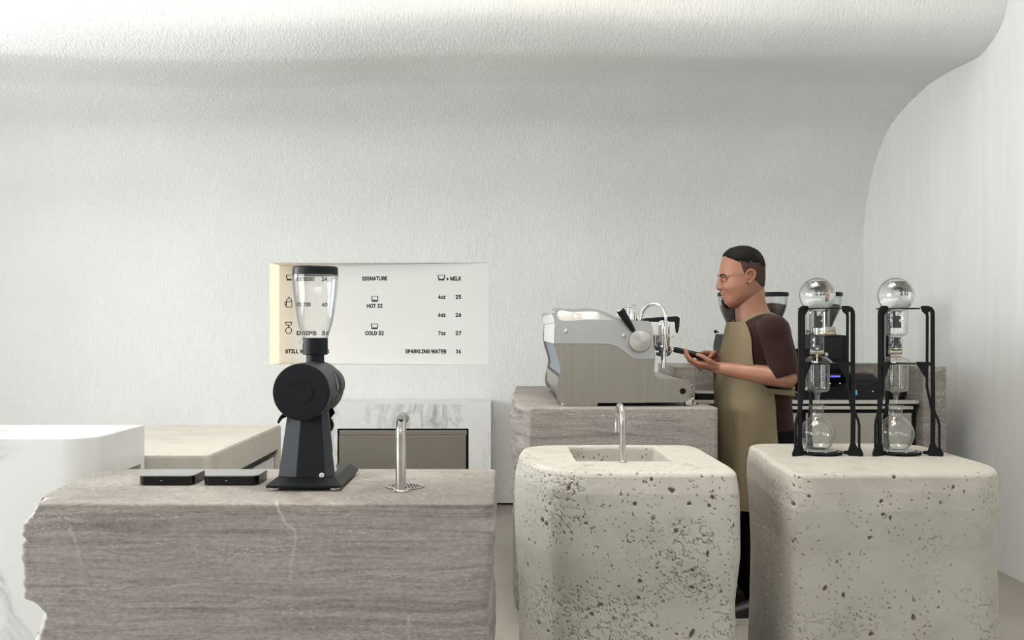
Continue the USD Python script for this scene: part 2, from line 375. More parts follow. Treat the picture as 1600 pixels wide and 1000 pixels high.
def glow(name, color, s):
    mat(name, {'e': ('emission', {'color': color, 'strength': s})}, [], 'e.emission')
glow('led_warm', (1.0, 0.83, 0.60), 1.75)
glow('display_blue', (0.16, 0.17, 1.0), 1.6)
glow('led_blue', (0.25, 0.5, 1.0), 1.2)
mat('water', {'p': ('principled_bsdf', {'base_color': (1, 1, 1), 'roughness': 0.0, 'ior': 1.42, 'transmission_weight': 1.0})})
kc_ = P(800 + 945 * .21, 450 + 393 * .21, 4.29)      # turned face of the steam knob: brushed in circles about its axis
mat('turned_steel', {'g': ('geometry', {}), 's': ('vector_math', {'math_type': 'subtract', 'vector2': tuple(float(x) for x in kc_)}), 'c': ('vector_math', {'math_type': 'cross_product', 'vector2': (0.0, 1.0, 0.0)}), 'n': ('vector_math', {'math_type': 'normalize'}),
    'p': ('principled_bsdf', {'metallic': 1.0, 'base_color': (0.52, 0.505, 0.475), 'roughness': 0.33, 'anisotropic': 0.85})},
    [('g.position', 's.vector1'), ('s.vector', 'c.vector1'), ('c.vector', 'n.vector1'), ('n.vector', 'p.tangent')])
# ------------------------------------------------------------------ the room
XR = 2.82                                            # plane of the right wall
XL = -5.2
# section of the back wall: plumb, then a cove into a soffit, then up again (traced where it meets the right wall)
trace = [(1347, 520), (1348, 420), (1352, 330), (1366, 260), (1379, 221), (1392, 195), (1413, 169), (1436, 146), (1454, 130), (1480, 114), (1506, 101), (1527, 90), (1548, 67.6), (1561, 47), (1569, 28.6), (1575, 0)]
sec = []
for px, py in trace:
    s = (px - CX) / XR
    sec.append((F / s, H + (CY - py) / s))
yb = 7.25
sec = [(min(y, yb), z) for y, z in sec]
sec = [(yb, 0.016), (yb, 0.5), (yb, 1.0), (yb, 1.6)] + [(yb, 2.05)] + sec[2:] + [(5.13, 3.7), (5.12, 4.2)]
sp = np.array(sec); t = np.concatenate([[0], np.cumsum(np.linalg.norm(np.diff(sp, axis=0), axis=1))])
prof = PchipInterpolator(t, sp)(np.linspace(0, t[-1], 150))
ring = [tuple(p) for p in prof] + [(5.12, 4.4), (7.95, 4.4), (7.95, 0.016)]
cs = CrossSection([np.array(ring, np.float32)], m3.FillRule.EvenOdd)
wall = cs.extrude(XR - XL, 60)                       # extruded along local z = world x
def wall_warp(p):
    p = np.asarray(p, float)
    x, y, z = p[:, 2] + XL, p[:, 0].copy(), p[:, 1].copy()
    w = np.clip((z - 2.5) / 0.5, 0, 1) * (y < 7.3)
    n = fbm(np.stack([x * 0.55, y * 0.6, z * 0.6], 1), 2, 5) - 0.5
    y = y + w * n * 0.16 * np.clip((1.5 - x) / 1.5, 0, 1)
    z = z + w * (fbm(np.stack([x * 0.6 + 9, y * 0.5, z * 0], 1), 2, 9) - 0.5) * 0.10 * (z < 3.4) * np.clip((1.5 - x) / 1.5, 0, 1)
    return np.stack([x, y, z], 1)
wall = wall.warp_batch(wall_warp)
if wall.volume() < 0:
    tm = to_tm(wall); tm.invert(); wall = to_mf(tm)
# menu niche: deep on the left where its light sits, running out flush on the right
MX0, MX1, MZ0, MZ1 = P(421, 0, yb)[0], P(765, 0, yb)[0], P(0, 570, yb)[2], P(0, 410.5, yb)[2]
MD, MD1 = 0.30, 0.0064
niche = CrossSection([np.array([(MX0, yb - .1), (MX1, yb - .1), (MX1, yb + MD1), (MX0, yb + MD)], np.float32)]).extrude(MZ1 - MZ0).translate((0, 0, MZ0))
wall = wall - niche
tag(obj('wall_back', to_tm(wall), 'plaster', smooth=35), kind='structure', label='pale textured plaster wall rolling over into a cove overhead')
tag(obj('wall_right', box(XR, XR + .2, -5, 7.95, 0.0, 4.4), 'streaked_plaster'), kind='structure', label='smooth pale plaster side wall with vertical trowel streaks')
left = to_mf(box(XL - .2, XL, -5, 7.95, 0, 4.4)) - to_mf(box(XL - .3, XL + .1, 2.8, 4.4, 1.0, 2.5)) - to_mf(box(XL - .3, XL + .1, -1.75, 2.15, 0.25, 2.75))
tag(obj('wall_left', to_tm(left), 'streaked_plaster'), kind='structure')
front = to_mf(box(XL - .2, XR + .2, -5.2, -5, 0, 4.4)) - to_mf(box(-3.6, 2.4, -5.3, -4.9, 2.45, 3.75))  # opening cut for the added front fill
tag(obj('wall_front', to_tm(front), 'streaked_plaster'), kind='structure')
tag(obj('floor', box(XL - .2, XR + .2, -5, 7.95, -0.12, 0.0), 'micro_cement'), kind='structure', label='grey seamless micro-cement floor')
ceil = to_mf(box(XL - .2, XR + .2, -5, 5.5, 4.2, 4.4)) + (to_mf(box(-1.5, 1.3, 1.7, 4.1, 4.3, 5.7)) - to_mf(box(-1.37, 1.17, 1.85, 3.95, 4.0, 5.65)))
ceil = ceil - to_mf(box(-1.37, 1.17, 1.85, 3.95, 4.0, 5.65))        # unseen shaft, added to aim the top fill light downward
tag(obj('ceiling', to_tm(ceil), 'streaked_plaster'), kind='structure')
tag(obj('baseboard_back', box(XL, XR, yb + .012, yb + .05, 0.0, 0.016), 'gap_black'), kind='structure', label='thin black shadow gap under the back wall')

# ------------------------------------------------------------------ lit menu in the niche
menu = thing('menu_board', 'recessed white menu panel with black drink names and a warm lit left edge', 'menu', (MX0, yb, MZ0))
a = np.array([MX0, yb + MD]); b = np.array([MX1, yb + MD1]); d = (b - a) / np.linalg.norm(b - a); nrm = np.array([d[1], -d[0]])
if nrm[1] > 0: nrm = -nrm
def menu_pt(px, py):
    kx = (px - CX) / F
    Y = (a[1] - a[0] * d[1] / d[0]) / (1 - kx * d[1] / d[0])
    return P(px, py, Y)
def on_menu(m2):
    """local (x along, y up, z out) -> niche coordinates relative to the menu's base"""
    M = np.array([[d[0], 0, nrm[0]], [d[1], 0, nrm[1]], [0, 1, 0]]); return M
# panel: thin slab lying on the back of the niche
q = [a, b, b + nrm * .006, a + nrm * .006]
pm = Polygon([tuple(v - np.array([MX0, yb])) for v in q])
obj('panel', plate_xy(pm, 0.001, MZ1 - MZ0 - .001), 'menu_panel', menu)
obj('light_strip', box(0.0005, 0.006, 0.004, MD - .004, .002, MZ1 - MZ0 - .002), 'led_warm', menu, label='glowing warm strip along the left side')
def put_menu(m, px, py, name):
    p = menu_pt(px, py) - np.array([MX0, yb, MZ0]); M = on_menu(m)
    A = np.eye(4); A[:3, :3] = M; A[:3, 3] = p + np.array([nrm[0], nrm[1], 0]) * .0055
    mm = m.copy(); mm.apply_transform(A); obj(name, fix(mm), 'ink', menu, smooth=False)
def write(text, x0, x1, yc, hpx=5.6):
    """text from pixel x0 to x1, capitals hpx tall, centred at yc"""
    Y = menu_pt((x0 + x1) / 2, yc)[1]; h = hpx * Y / F
    m = meshkit.text_mesh(text, h, .0012, bold=True); m = m.submesh([np.nonzero(m.face_normals[:, 2] > .9)[0]], append=True)
    g = unary_union([Polygon(t_).buffer(1e-6) for t_ in m.triangles[:, :, :2]]).buffer(h * .045, join_style='mitre').simplify(h * .012)   # a heavier face
    m = ext(g, .0012)
    w = np.linalg.norm(menu_pt(x1, yc) - menu_pt(x0, yc))
    bx = m.bounds; m.apply_translation([-bx[0][0], 0, 0]); m.vertices[:, 0] *= w / (bx[1][0] - bx[0][0])
    put_menu(m, x0, yc + hpx / 2, 'lettering')
write('SIGNATURE', 566, 605.5, 435.5); write('HOT 32', 573.5, 598, 478); write('COLD 32', 571, 600, 520.5)
write('+ MILK', 697.5, 721, 435.5)
for y, o, n in ((464, '4oz', '25'), (492, '6oz', '26'), (520.5, '7oz', '27')):
    write(o, 685, 696.5, y); write(n, 712, 721, y)
write('SPARKLING WATER', 633.5, 698, 549); write('16', 713, 720.5, 549)
write('STILL WATER', 446, 496, 549); write('13', 505.5, 515, 549)
write('ESPRESSO', 464, 492, 436); write('24', 503, 512, 436)
write('FILTER', 464, 486, 476); write('40', 503, 512, 476)
write('DRIPS', 464, 495, 520.5); write('36', 503, 515, 520.5)
def icon(shape_px, px, py, name='icon'):
    """outline drawing in pixels (x right, y up) around (px, py)"""
    Y = menu_pt(px, py)[1]; k = Y / F
    from shapely import affinity
    g = affinity.scale(shape_px, k / .985, k, origin=(0, 0)); put_menu(ext(g, .0012), px, py, name)
def cup(wt, wb, h, t=.9):
    o = Polygon([(-wt, h), (wt, h), (wb, -h), (-wb, -h)]).buffer(.6)
    i = Polygon([(-wt + t, h - t * .6), (wt - t, h - t * .6), (wb - t * .9, -h + 2.4), (-wb + t * .9, -h + 2.4)]).buffer(.2)
    return o.difference(i)
icon(cup(5, 4.3, 3.8), 586, 467); icon(cup(5, 4.3, 3.8), 585.5, 510); icon(cup(5.4, 3.9, 3.8), 690, 434); icon(cup(5.4, 4, 3.8), 453, 434)
def outline(g, t=.55): return g.buffer(t).difference(g.buffer(-t))
pot = unary_union([outline(sbox(-4.6, -7.5, 4.6, 1.2)), outline(Polygon([(-4.6, 1.2), (4.6, 1.2), (3.6, 4.2), (0, 7.4), (-3.6, 4.2)])), outline(rrect(-6.6, -4.2, -4.6, .6, .8)), Point(0, 7.8).buffer(1.0), sbox(-4.6, -8, 4.6, -6.9)])
icon(pot, 452, 472.5)
drip = unary_union([outline(Point(0, -4.4).buffer(4.8)), outline(Polygon([(-5, 8.6), (5, 8.6), (4.2, 4.9), (2.8, 3.8), (-2.8, 3.8), (-4.2, 4.9)])), Polygon([(-1.2, 3.6), (1.2, 3.6), (.4, 2.2), (1.6, .2), (-1.6, .2), (-.4, 2.2)])])
icon(drip, 451.5, 512)
# ------------------------------------------------------------------ stone blocks
def resample(poly_pts, N, center, weight=False):
    """outline sampled at N places evenly along its length (star-shaped about the centre), with their angles"""
    p = np.vstack([poly_pts, poly_pts[:1]]); t = np.concatenate([[0], np.cumsum(np.linalg.norm(np.diff(p, axis=0), axis=1))])
    u = np.linspace(0, t[-1], N, endpoint=False)
    if weight:                                       # denser where the block faces the room's front and left
        uu = np.linspace(0, t[-1], 4000); y = np.interp(uu, t, p[:, 1]); x = np.interp(uu, t, p[:, 0])
        w = np.where(y > y.mean() + .1, .28, 1.0); w = np.where((x > x.mean() + .33) & (y > y.min() + .15), .3, w)
        w = np.convolve(np.r_[w[-40:], w, w[:40]], np.ones(81) / 81, 'valid'); cw = np.concatenate([[0], np.cumsum((w[1:] + w[:-1]) / 2)])
        u = np.interp(np.linspace(0, cw[-1], N, endpoint=False), cw, uu)
    return np.stack([np.interp(u, t, p[:, 0]), np.interp(u, t, p[:, 1])], 1)

def ray_rect(c, pts, x0, x1, y0, y1):
    dv = pts - c; k = np.full(len(pts), 1e9)
    for ax, lo, hi in ((0, x0, x1), (1, y0, y1)):
        with np.errstate(divide='ignore', invalid='ignore'):
            tt = np.where(dv[:, ax] > 0, (hi - c[ax]) / dv[:, ax], (lo - c[ax]) / dv[:, ax])
        k = np.minimum(k, np.where(np.abs(dv[:, ax]) < 1e-9, 1e9, tt))
    return c + dv * k[:, None]

def smooth_outline(pts, n=600, closed_sharp=False):
    p = np.array(pts + [pts[0]], float); t = np.concatenate([[0], np.cumsum(np.linalg.norm(np.diff(p, axis=0), axis=1))])
    return CubicSpline(t, p, bc_type='periodic')(np.linspace(0, t[-1], n, endpoint=False))

def block(outline, ztop, N, rr, step, basin=None, bulge=None, weight=False):
    """Rows from the floor up the sides, over the rounded rim of radius rr, then rings inward over the top
    (down into the basin if there is one). Returns the grid (R, N, 3), its faces and which rows are top."""
    c = np.array([(basin[0] + basin[1]) / 2, (basin[2] + basin[3]) / 2]) if basin else outline.mean(0)
    o = resample(outline, N, c, weight)
    nx = np.roll(o, -1, 0) - np.roll(o, 1, 0); nrm = np.stack([nx[:, 1], -nx[:, 0]], 1); nrm /= np.linalg.norm(nrm, axis=1, keepdims=True)
    if ((o - c) * nrm).sum() < 0: nrm = -nrm
    for _ in range(30): nrm = (np.roll(nrm, 1, 0) + nrm * 2 + np.roll(nrm, -1, 0)) / 4
    nrm /= np.linalg.norm(nrm, axis=1, keepdims=True)
    rows = []
    for z in np.arange(0, ztop - rr, step): rows.append((o + nrm * (bulge(z) if bulge else 0), z))
    for a in np.linspace(0, np.pi / 2, max(4, int(rr * 1.6 / step))):
        rows.append((o - nrm * rr * (1 - np.cos(a)), ztop - rr + rr * np.sin(a)))
    inner = rows[-1][0]
    ntop0 = len(rows)
    if basin:
        tgt = ray_rect(c, inner, *basin[:4])
        for (x, y) in ((basin[0], basin[2]), (basin[1], basin[2]), (basin[0], basin[3]), (basin[1], basin[3])):
            tgt[np.argmin(np.linalg.norm(tgt - [x, y], axis=1))] = (x, y)
    else:
        tgt = np.repeat(c[None], N, 0)
    span = np.linalg.norm(inner - tgt, axis=1).mean(); nt = int(span / step / 1.2)
    for k in np.linspace(0, 1, nt + 1)[1:]:
        if not basin and k > .985: k = .985
        rows.append((inner * (1 - k) + tgt * k, ztop))
    ntop1 = len(rows)
    if basin:
        e = .004
        cc = lambda f: c + (tgt - c) * f
        rows.append((cc(.985), ztop - e))
        for z in np.linspace(ztop - .012, ztop - basin[4], 24): rows.append((cc(.98 - .03 * (ztop - z) / basin[4]), z))
        for f in np.linspace(.92, .03, 14): rows.append((cc(f), ztop - basin[4]))
    G = np.array([np.column_stack([xy, np.full(N, z)]) for xy, z in rows])
    return G, (ntop0, ntop1), nrm

def grid_mesh(G):
    R, N, _ = G.shape
    i, j = np.meshgrid(np.arange(R - 1), np.arange(N), indexing='ij'); k = (j + 1) % N
    f = np.stack([i * N + j, i * N + k, (i + 1) * N + k, (i + 1) * N + j], -1).reshape(-1, 4)
    v = np.vstack([G.reshape(-1, 3), G[0].mean(0), G[-1].mean(0)])
    f = np.vstack([f[:, [0, 1, 2]], f[:, [0, 2, 3]]])
    jj = np.arange(N); kk = (jj + 1) % N
    f = np.vstack([f, np.stack([np.full(N, R * N), kk, jj], 1), np.stack([np.full(N, R * N + 1), (R - 1) * N + jj, (R - 1) * N + kk], 1)])
    m = trimesh.Trimesh(v, f, process=False)
    if m.volume < 0: m.invert()
    return m

def vertex_normals(m):
    v, f = np.array(m.vertices), np.array(m.faces); n = np.zeros_like(v)
    fn = np.cross(v[f[:, 1]] - v[f[:, 0]], v[f[:, 2]] - v[f[:, 0]])
    for k in range(3): np.add.at(n, f[:, k], fn)
    return n / (np.linalg.norm(n, axis=1, keepdims=True) + 1e-15)

def pit_field(p, seed, cell, keep, rmin, rmax, clus=None, zstretch=1.0):
    """depth 0..1 of pits: one jittered pit in some of the cells of a grid"""
    q = p / cell; b = np.floor(q).astype(np.int64); out = np.zeros(len(p))
    def h(i, s):
        x = (i[:, 0] * 374761393 + i[:, 1] * 668265263 + i[:, 2] * 2147483647 + s * 144665 + seed * 7919) & 0xFFFFFFFF
        x = ((x ^ (x >> 13)) * 1274126177) & 0xFFFFFFFF; return ((x ^ (x >> 16)) & 0xFFFFFF) / 16777215.0
    for dx in (-1, 0, 1):
        for dy in (-1, 0, 1):
            for dz in (-1, 0, 1):
                i = b + np.array([dx, dy, dz]); c = (i + .5 + np.stack([h(i, 1), h(i, 2), h(i, 3)], 1) * .9 - .45) * cell
                r = rmin + (rmax - rmin) * h(i, 4) ** 2.5
                on = h(i, 5) < (keep if clus is None else keep * clus)
                dd = p - c; a = h(i, 6) * 6.28
                ux = dd[:, 0] * np.cos(a) + dd[:, 2] * np.sin(a); uz = -dd[:, 0] * np.sin(a) + dd[:, 2] * np.cos(a)
                dist = np.sqrt((ux * (.55 + .7 * h(i, 7))) ** 2 + (dd[:, 1] * .8) ** 2 + (uz * 1.15) ** 2)
                out = np.maximum(out, np.where(on, np.clip((1.2 - dist / r) * 2.6, 0, 1), 0))
    return out

def pitted(m, seed, amp, waves, dens, top_z, big=(.0030, .0085), calm=None):
    """waves the sides of a block, roughens it a little and sinks pits into it"""
    v = np.array(m.vertices); n = vertex_normals(m)
    side = np.clip((top_z - .004 - v[:, 2]) / .06, 0, 1)
    v = v + n * ((fbm(v * waves, 2, seed) - .5) * 2 * amp * side)[:, None]
    wob = v + (fbm(v * 90, 2, seed + 3)[:, None] - .5) * .006 + np.stack([fbm(v * 45, 2, seed + 4), fbm(v * 45, 2, seed + 5), fbm(v * 45, 2, seed + 6)], 1) * .008
    cl = np.clip((fbm(v * 6.5, 3, seed + 11) - .41) * 5, .06, 1.0)
    vis = np.where(v[:, 2] > top_z - .003, .25, 1.0)
    if calm: vis = np.where((v[:, 0] > calm[0] - .01) & (v[:, 0] < calm[1] + .01) & (v[:, 1] > calm[2] - .01) & (v[:, 1] < calm[3] + .01), .12, vis)
    d1 = pit_field(wob, seed + 1, .030, .50 * dens, big[0], big[1], cl * vis)
    d2 = pit_field(wob, seed + 2, .0125, .60 * dens, .0016, .0036, cl ** 1.5 * vis)
    # worm-like channels in some zones
    rid = np.abs(fbm(v * 38, 3, seed + 21) - .5); zone = np.clip((fbm(v * 5.0, 2, seed + 31) - .555) * 9, 0, 1) * vis * dens
    d3 = np.clip(1 - rid / .022, 0, 1) * zone
    d = np.maximum(np.maximum(d1, d2 * .62), d3 * .8)
    v = v - n * (d * .0085)[:, None]
    m.vertices = v
    return m, np.clip(d * 1.5 - .3, 0, 1)

ZT = 0.90
def top_xy(px, py, zt=ZT):
    s = (py - CY) / (H - zt); return ((px - CX) / s, F / s)

# --- sink block: kidney-shaped top, rectangular basin
sink_pts = [top_xy(*p) for p in [(838, 696), (900, 694.5), (960, 694), (1040, 694.5), (1076, 695.5), (1092, 699), (1104, 705), (1116, 712), (1130, 720), (1143, 727.5), (1149, 732), (1146, 737.5), (1120, 738.5), (1060, 738.5), (980, 738.5), (920, 738), (884, 735.5), (856, 731), (834, 725), (818, 717), (811, 709), (814, 702), (822, 698)]]
so = smooth_outline(sink_pts)
BAS = (0.262, 0.612, 3.315, 3.725, 0.16)
def sink_bulge(z):
    return np.interp(z, [0, .25, .45, .62, .76, .83, .878], [.002, .000, -.002, .010, .012, .009, 0])
G, tops, nr = block(so, ZT, 680, .022, .0032, BAS, sink_bulge, True)
m, pit = pitted(grid_mesh(G), 3, .012, 3.2, 1.0, ZT, calm=BAS)
solo('sink_block', m, 'pitted_travertine', 'pale pitted travertine block with a square basin cut into its top', 'sink', pit=pit)

# --- plinth under the drip towers
pl = [top_xy(*p) for p in [(1172, 694.5), (1230, 692.5), (1330, 692), (1400, 693), (1440, 696), (1458, 700), (1480, 706), (1510, 714.5), (1540, 723), (1556, 729), (1559, 734), (1548, 739), (1500, 740), (1420, 740.5), (1330, 740.5), (1265, 740.5), (1243, 739), (1228, 734), (1212, 725), (1192, 711), (1177, 700.5), (1170, 696.5)]]
po = smooth_outline(pl)
G, tops, nr = block(po, ZT, 640, .020, .0032, None, lambda z: np.interp(z, [0, .3, .5, .65, .78, .84, .88], [.004, .000, -.003, -.003, .009, .007, 0]), True)
m, pit = pitted(grid_mesh(G), 17, .011, 3.0, .62, ZT, (.003, .0075))
solo('travertine_plinth', m, 'smooth_travertine', 'pale travertine plinth with wavy sides under the two glass drip towers', 'plinth', pit=pit)

# --- long grey block with the hewn left end
lx0, lx1, ly0, ly1 = -1.30, -0.022, 2.505, 3.135
lo_pts = np.array(rrect(lx0, lx1, ly0, ly1, .022, 10).exterior.coords)[:-1]
lo_pts[:, 0] += np.where(lo_pts[:, 0] < -1.0, -.05 * np.clip((lo_pts[:, 1] - ly0 - .2) / .4, 0, 1) * np.clip((-lo_pts[:, 0] - 1.0) / .3, 0, 1), 0)
dense = []
for p, q2 in zip(lo_pts, np.roll(lo_pts, -1, 0)):
    k = max(1, int(np.linalg.norm(q2 - p) / .01)); dense += [p + (q2 - p) * i / k for i in range(k)]
G, tops, nr = block(np.array(dense), ZT, 860, .007, .0045)
m = grid_mesh(G); v = np.array(m.vertices)
zs = np.array([.50, .532, .558, .576, .593, .619, .630, .637, .640, .66, .705, .757, .79, .80, .812, .847, .865, .878, .89, .90])
xs = np.array([-1.300, -1.287, -1.279, -1.270, -1.266, -1.272, -1.280, -1.289, -1.307, -1.307, -1.305, -1.309, -1.309, -1.299, -1.309, -1.306, -1.293, -1.285, -1.272, -1.268])
edge = np.interp(v[:, 2], zs, xs); edge = np.where(v[:, 2] < .5, -1.29 + (fbm(np.stack([v[:, 2] * 9, v[:, 2] * 0, v[:, 2] * 0], 1), 3, 4) - .5) * .05, edge)
edge = edge + (fbm(np.stack([v[:, 2] * 60, v[:, 2] * 0, v[:, 2] * 0], 1), 2, 8) - .5) * .008
endw = np.clip((-1.12 - v[:, 0]) / .16, 0, 1)
front = np.clip((2.75 - v[:, 1]) / .25, 0, 1)
v[:, 0] += endw ** 2 * (edge + 1.30) * front
chip = np.interp(v[:, 2], [.50, .55, .60, .625, .645, .66, .845, .85, .87, .89, .9], [.034, .036, .032, .020, .004, .003, .003, .012, .024, .018, .008])
dx = np.clip((edge + chip - v[:, 0]) / np.maximum(chip, 1e-4), 0, 1) * (v[:, 1] < 2.60)
fac = .75 + .5 * meshkit.noise(np.stack([v[:, 0] * 20, v[:, 2] * 45, v[:, 1] * 20], 1), 2)
v[:, 1] += dx * chip * 1.3 * fac
rough_side = (fbm(v * 14, 3, 6) - .5) * .05 * np.clip((-1.27 - v[:, 0]) / .03, 0, 1) * np.clip((v[:, 1] - 2.56) / .05, 0, 1)
v[:, 0] += rough_side
rt = np.clip((v[:, 0] + .12) / .10, 0, 1) * np.clip((ZT - .004 - v[:, 2]) / .03, 0, 1)
v[:, 0] += rt * np.interp(v[:, 2], [0, .53, .62, .70, .78, .85, .9], [-.02, -.006, -.010, -.008, .000, .004, 0]) + rt * (fbm(np.stack([v[:, 1] * 6, v[:, 2] * 14, v[:, 0] * 0], 1), 3, 12) - .5) * .02
v[:, 1] += rt * (v[:, 1] < 2.62) * (fbm(np.stack([v[:, 0] * 8, v[:, 2] * 16, v[:, 0] * 0], 1), 3, 13) - .4) * .05 * np.clip((v[:, 0] + .09) / .07, 0, 1)
nn = vertex_normals(m); sd = np.clip((ZT - .003 - v[:, 2]) / .02, 0, 1)
relief = (fbm(np.stack([v[:, 0] * 3, v[:, 1] * 3, v[:, 2] * 60], 1), 4, 14) - .5) * .0022 + (fbm(v * np.array([2.2, 2.2, 2.6]), 2, 15) - .5) * .012 + (fbm(v * np.array([5.5, 5.5, 1.8]), 2, 16) - .5) * .016
v += nn * (relief * sd)[:, None]
m.vertices = v
vein_lit_chip = np.clip(dx * 2.2, 0, 1) * .75 * (chip > .006); vq = np.stack([v[:, 0], v[:, 2]], 1) + (np.stack([fbm(v * 30, 2, 51), fbm(v * 30, 2, 52)], 1) - .5) * .016  # chipped facets painted paler, as if lit from the left; cracks join below
for line, amt in (([(429, 788), (437, 801), (447, 818), (459, 830), (462, 842), (457, 872), (452, 905)], .8), ([(112, 822), (118, 850), (124, 880), (131, 930)], .35), ([(642, 960), (637, 975), (640, 1000)], .4)):
    pts_ = [P(x, y, 2.505)[[0, 2]] for x, y in line]
    for (a_, b_), w_ in zip(zip(pts_[:-1], pts_[1:]), np.linspace(1, .35, len(pts_) - 1)):   # pale healed cracks in the front face
        t_ = np.clip(((vq - a_) @ (b_ - a_)) / ((b_ - a_) @ (b_ - a_)), 0, 1); dd_ = np.linalg.norm(vq - a_ - t_[:, None] * (b_ - a_), axis=1)
        vein_lit_chip = np.maximum(vein_lit_chip, np.clip(1.5 - dd_ / .0026, 0, 1) * amt * w_ * (v[:, 1] < 2.56))
solo('grey_stone_counter', m, 'silver_travertine', 'long grey-brown banded stone block with a broken left end, carrying the black grinder', 'stone counter', pit=vein_lit_chip)

# --- espresso bar of the same stone, behind the sink
eb = [(0.125, 4.23), (0.975, 4.23), (0.985, 4.24), (0.985, 5.87), (0.085, 5.87), (0.06, 5.2), (0.052, 4.62), (0.075, 4.42)]
dense = []
for p, q2 in zip(np.array(eb), np.roll(np.array(eb), -1, 0)):
    k = max(1, int(np.linalg.norm(q2 - p) / .01)); dense += [p + (q2 - p) * i / k for i in range(k)]
ZB = 1.014
G, tops, nr = block(np.array(dense), ZB, 620, .008, .009)
m = grid_mesh(G); v = np.array(m.vertices)
lw = np.clip((.30 - v[:, 0]) / .12, 0, 1) * np.clip((5.2 - v[:, 1]) / .5, 0, 1)
zz = v[:, 2]
v[:, 0] += lw * ((meshkit.fbm(np.stack([v[:, 1] * 7, zz * 11, v[:, 0] * 0], 1), 3, 31) - .5) * .05 + np.interp(zz, [.6, .75, .85, .95, 1.0, 1.014], [.012, .006, .0, -.004, .0, .012]))
tt = np.clip((ZB - zz) / .07, 0, 1) * lw
v[:, 1] -= 0
m.vertices = v
solo('espresso_bar', m, 'silver_travertine', 'grey banded stone bar with a hewn pale left end under the espresso machine', 'stone bar', pit=np.zeros(len(v)))

# ------------------------------------------------------------------ counters on the left
def hollow(out_poly, z, cut_boxes, bev=.004):
    s = to_mf(plate_xy(out_poly, 0, z - bev))
    for a_ in np.linspace(.15, 1.5, 6): s = s + to_mf(plate_xy(out_poly.buffer(-bev * (1 - math.cos(a_)) - 1e-5), .01, z - bev + bev * math.sin(a_)))
    for c in cut_boxes: s = s - to_mf(box(*c))
    return to_tm(s)
# white marble: rounded front corner, an opening in its right side with a cabinet inside
wy0, wy1, wx1, wz = 3.31, 3.80, -1.466, 0.98
wp = unary_union([sbox(-3.2, wy0 + .11, wx1, wy1), sbox(-3.2, wy0, wx1 - .11, wy0 + .2), Point(wx1 - .11, wy0 + .11).buffer(.11, quad_segs=14)])
wc = thing('white_marble_counter', 'large white marble counter with a rounded corner at the far left', 'counter', (-2.3, 3.55, 0))
def rel(m, t): m = m.copy(); m.apply_translation(-np.array(t)); return m
O = (-2.3, 3.55, 0)
obj('body', rel(hollow(wp, wz, [(wx1 - .5, wx1 + .1, wy0 + .10, wy1 - .035, .05, wz - .155)]), O), 'white_marble', wc)
obj('cabinet', rel(cat(box(wx1 - .48, wx1 - .05, wy0 + .11, wy1 - .045, .06, wz - .17, .003)), O), 'rail_steel', wc, label='steel cabinet inside the side opening')
# beige travertine table behind it
bx0, bx1, by0, by1, bz = -2.6, -1.215, 3.84, 5.09, 0.848
bp = unary_union([sbox(bx0, by0, bx1 - .03, by1), sbox(bx0, by0 + .03, bx1, by1), Point(bx1 - .03, by0 + .03).buffer(.03)])
bc = thing('beige_stone_counter', 'low beige travertine counter between the white marble and the grinder', 'counter', (-1.9, 4.45, 0)); O = (-1.9, 4.45, 0)
obj('body', rel(hollow(bp, bz, [(bx1 - .6, bx1 + .1, by0 + .2, by1 - .06, .05, bz - .125)], .01), O), 'beige_travertine', bc)
obj('cabinet', rel(box(bx1 - .58, bx1 - .02, by0 + .21, by1 - .07, .06, bz - .165, .003), O), 'white_panel', bc, label='pale steel cabinet inside the side opening')
obj('rail', rel(box(bx1 - .58, bx1 - .012, by0 + .205, by1 - .065, bz - .148, bz - .130, .002), O), 'black_satin', bc)
# marble cabinet at the back wall, with a steel drawer front
mx0, mx1, my0, my1, mz = -1.50, -.084, 6.78, 7.24, .823
mo = (-.79, 7.0, 0); mc = thing('marble_back_cabinet', 'white veined marble cabinet with a steel front standing against the back wall', 'cabinet', mo)
ox0, ox1, oz = P(527, 0, my0)[0], P(732, 0, my0)[0], P(0, 670, my0)[2]
obj('body', rel(hollow(sbox(mx0, my0, mx1, my1), mz, [(ox0, ox1, my0 - .1, my1 - .03, .06, oz)], .006), mo), 'veined_marble', mc)
obj('liner', rel(box(ox0 + .003, ox1 - .003, my0 + .05, my0 + .06, .063, oz - .003), mo), 'gap_black', mc)
obj('rail', rel(box(ox0 + .012, ox1 - .012, my0 + .012, my0 + .04, oz - .048, oz - .010, .002), mo), 'door_steel', mc)
mdoor = obj('door', rel(box(ox0 + .012, ox1 - .018, my0 + .004, my0 + .04, .075, oz - .056, .003), mo), 'door_steel', mc, label='brushed steel front')
obj('handle', rel(box(ox0 + .012, ox1 - .018, my0 - .006, my0 + .006, oz - .058, oz - .050, .001), mo), 'rail_steel', mdoor)

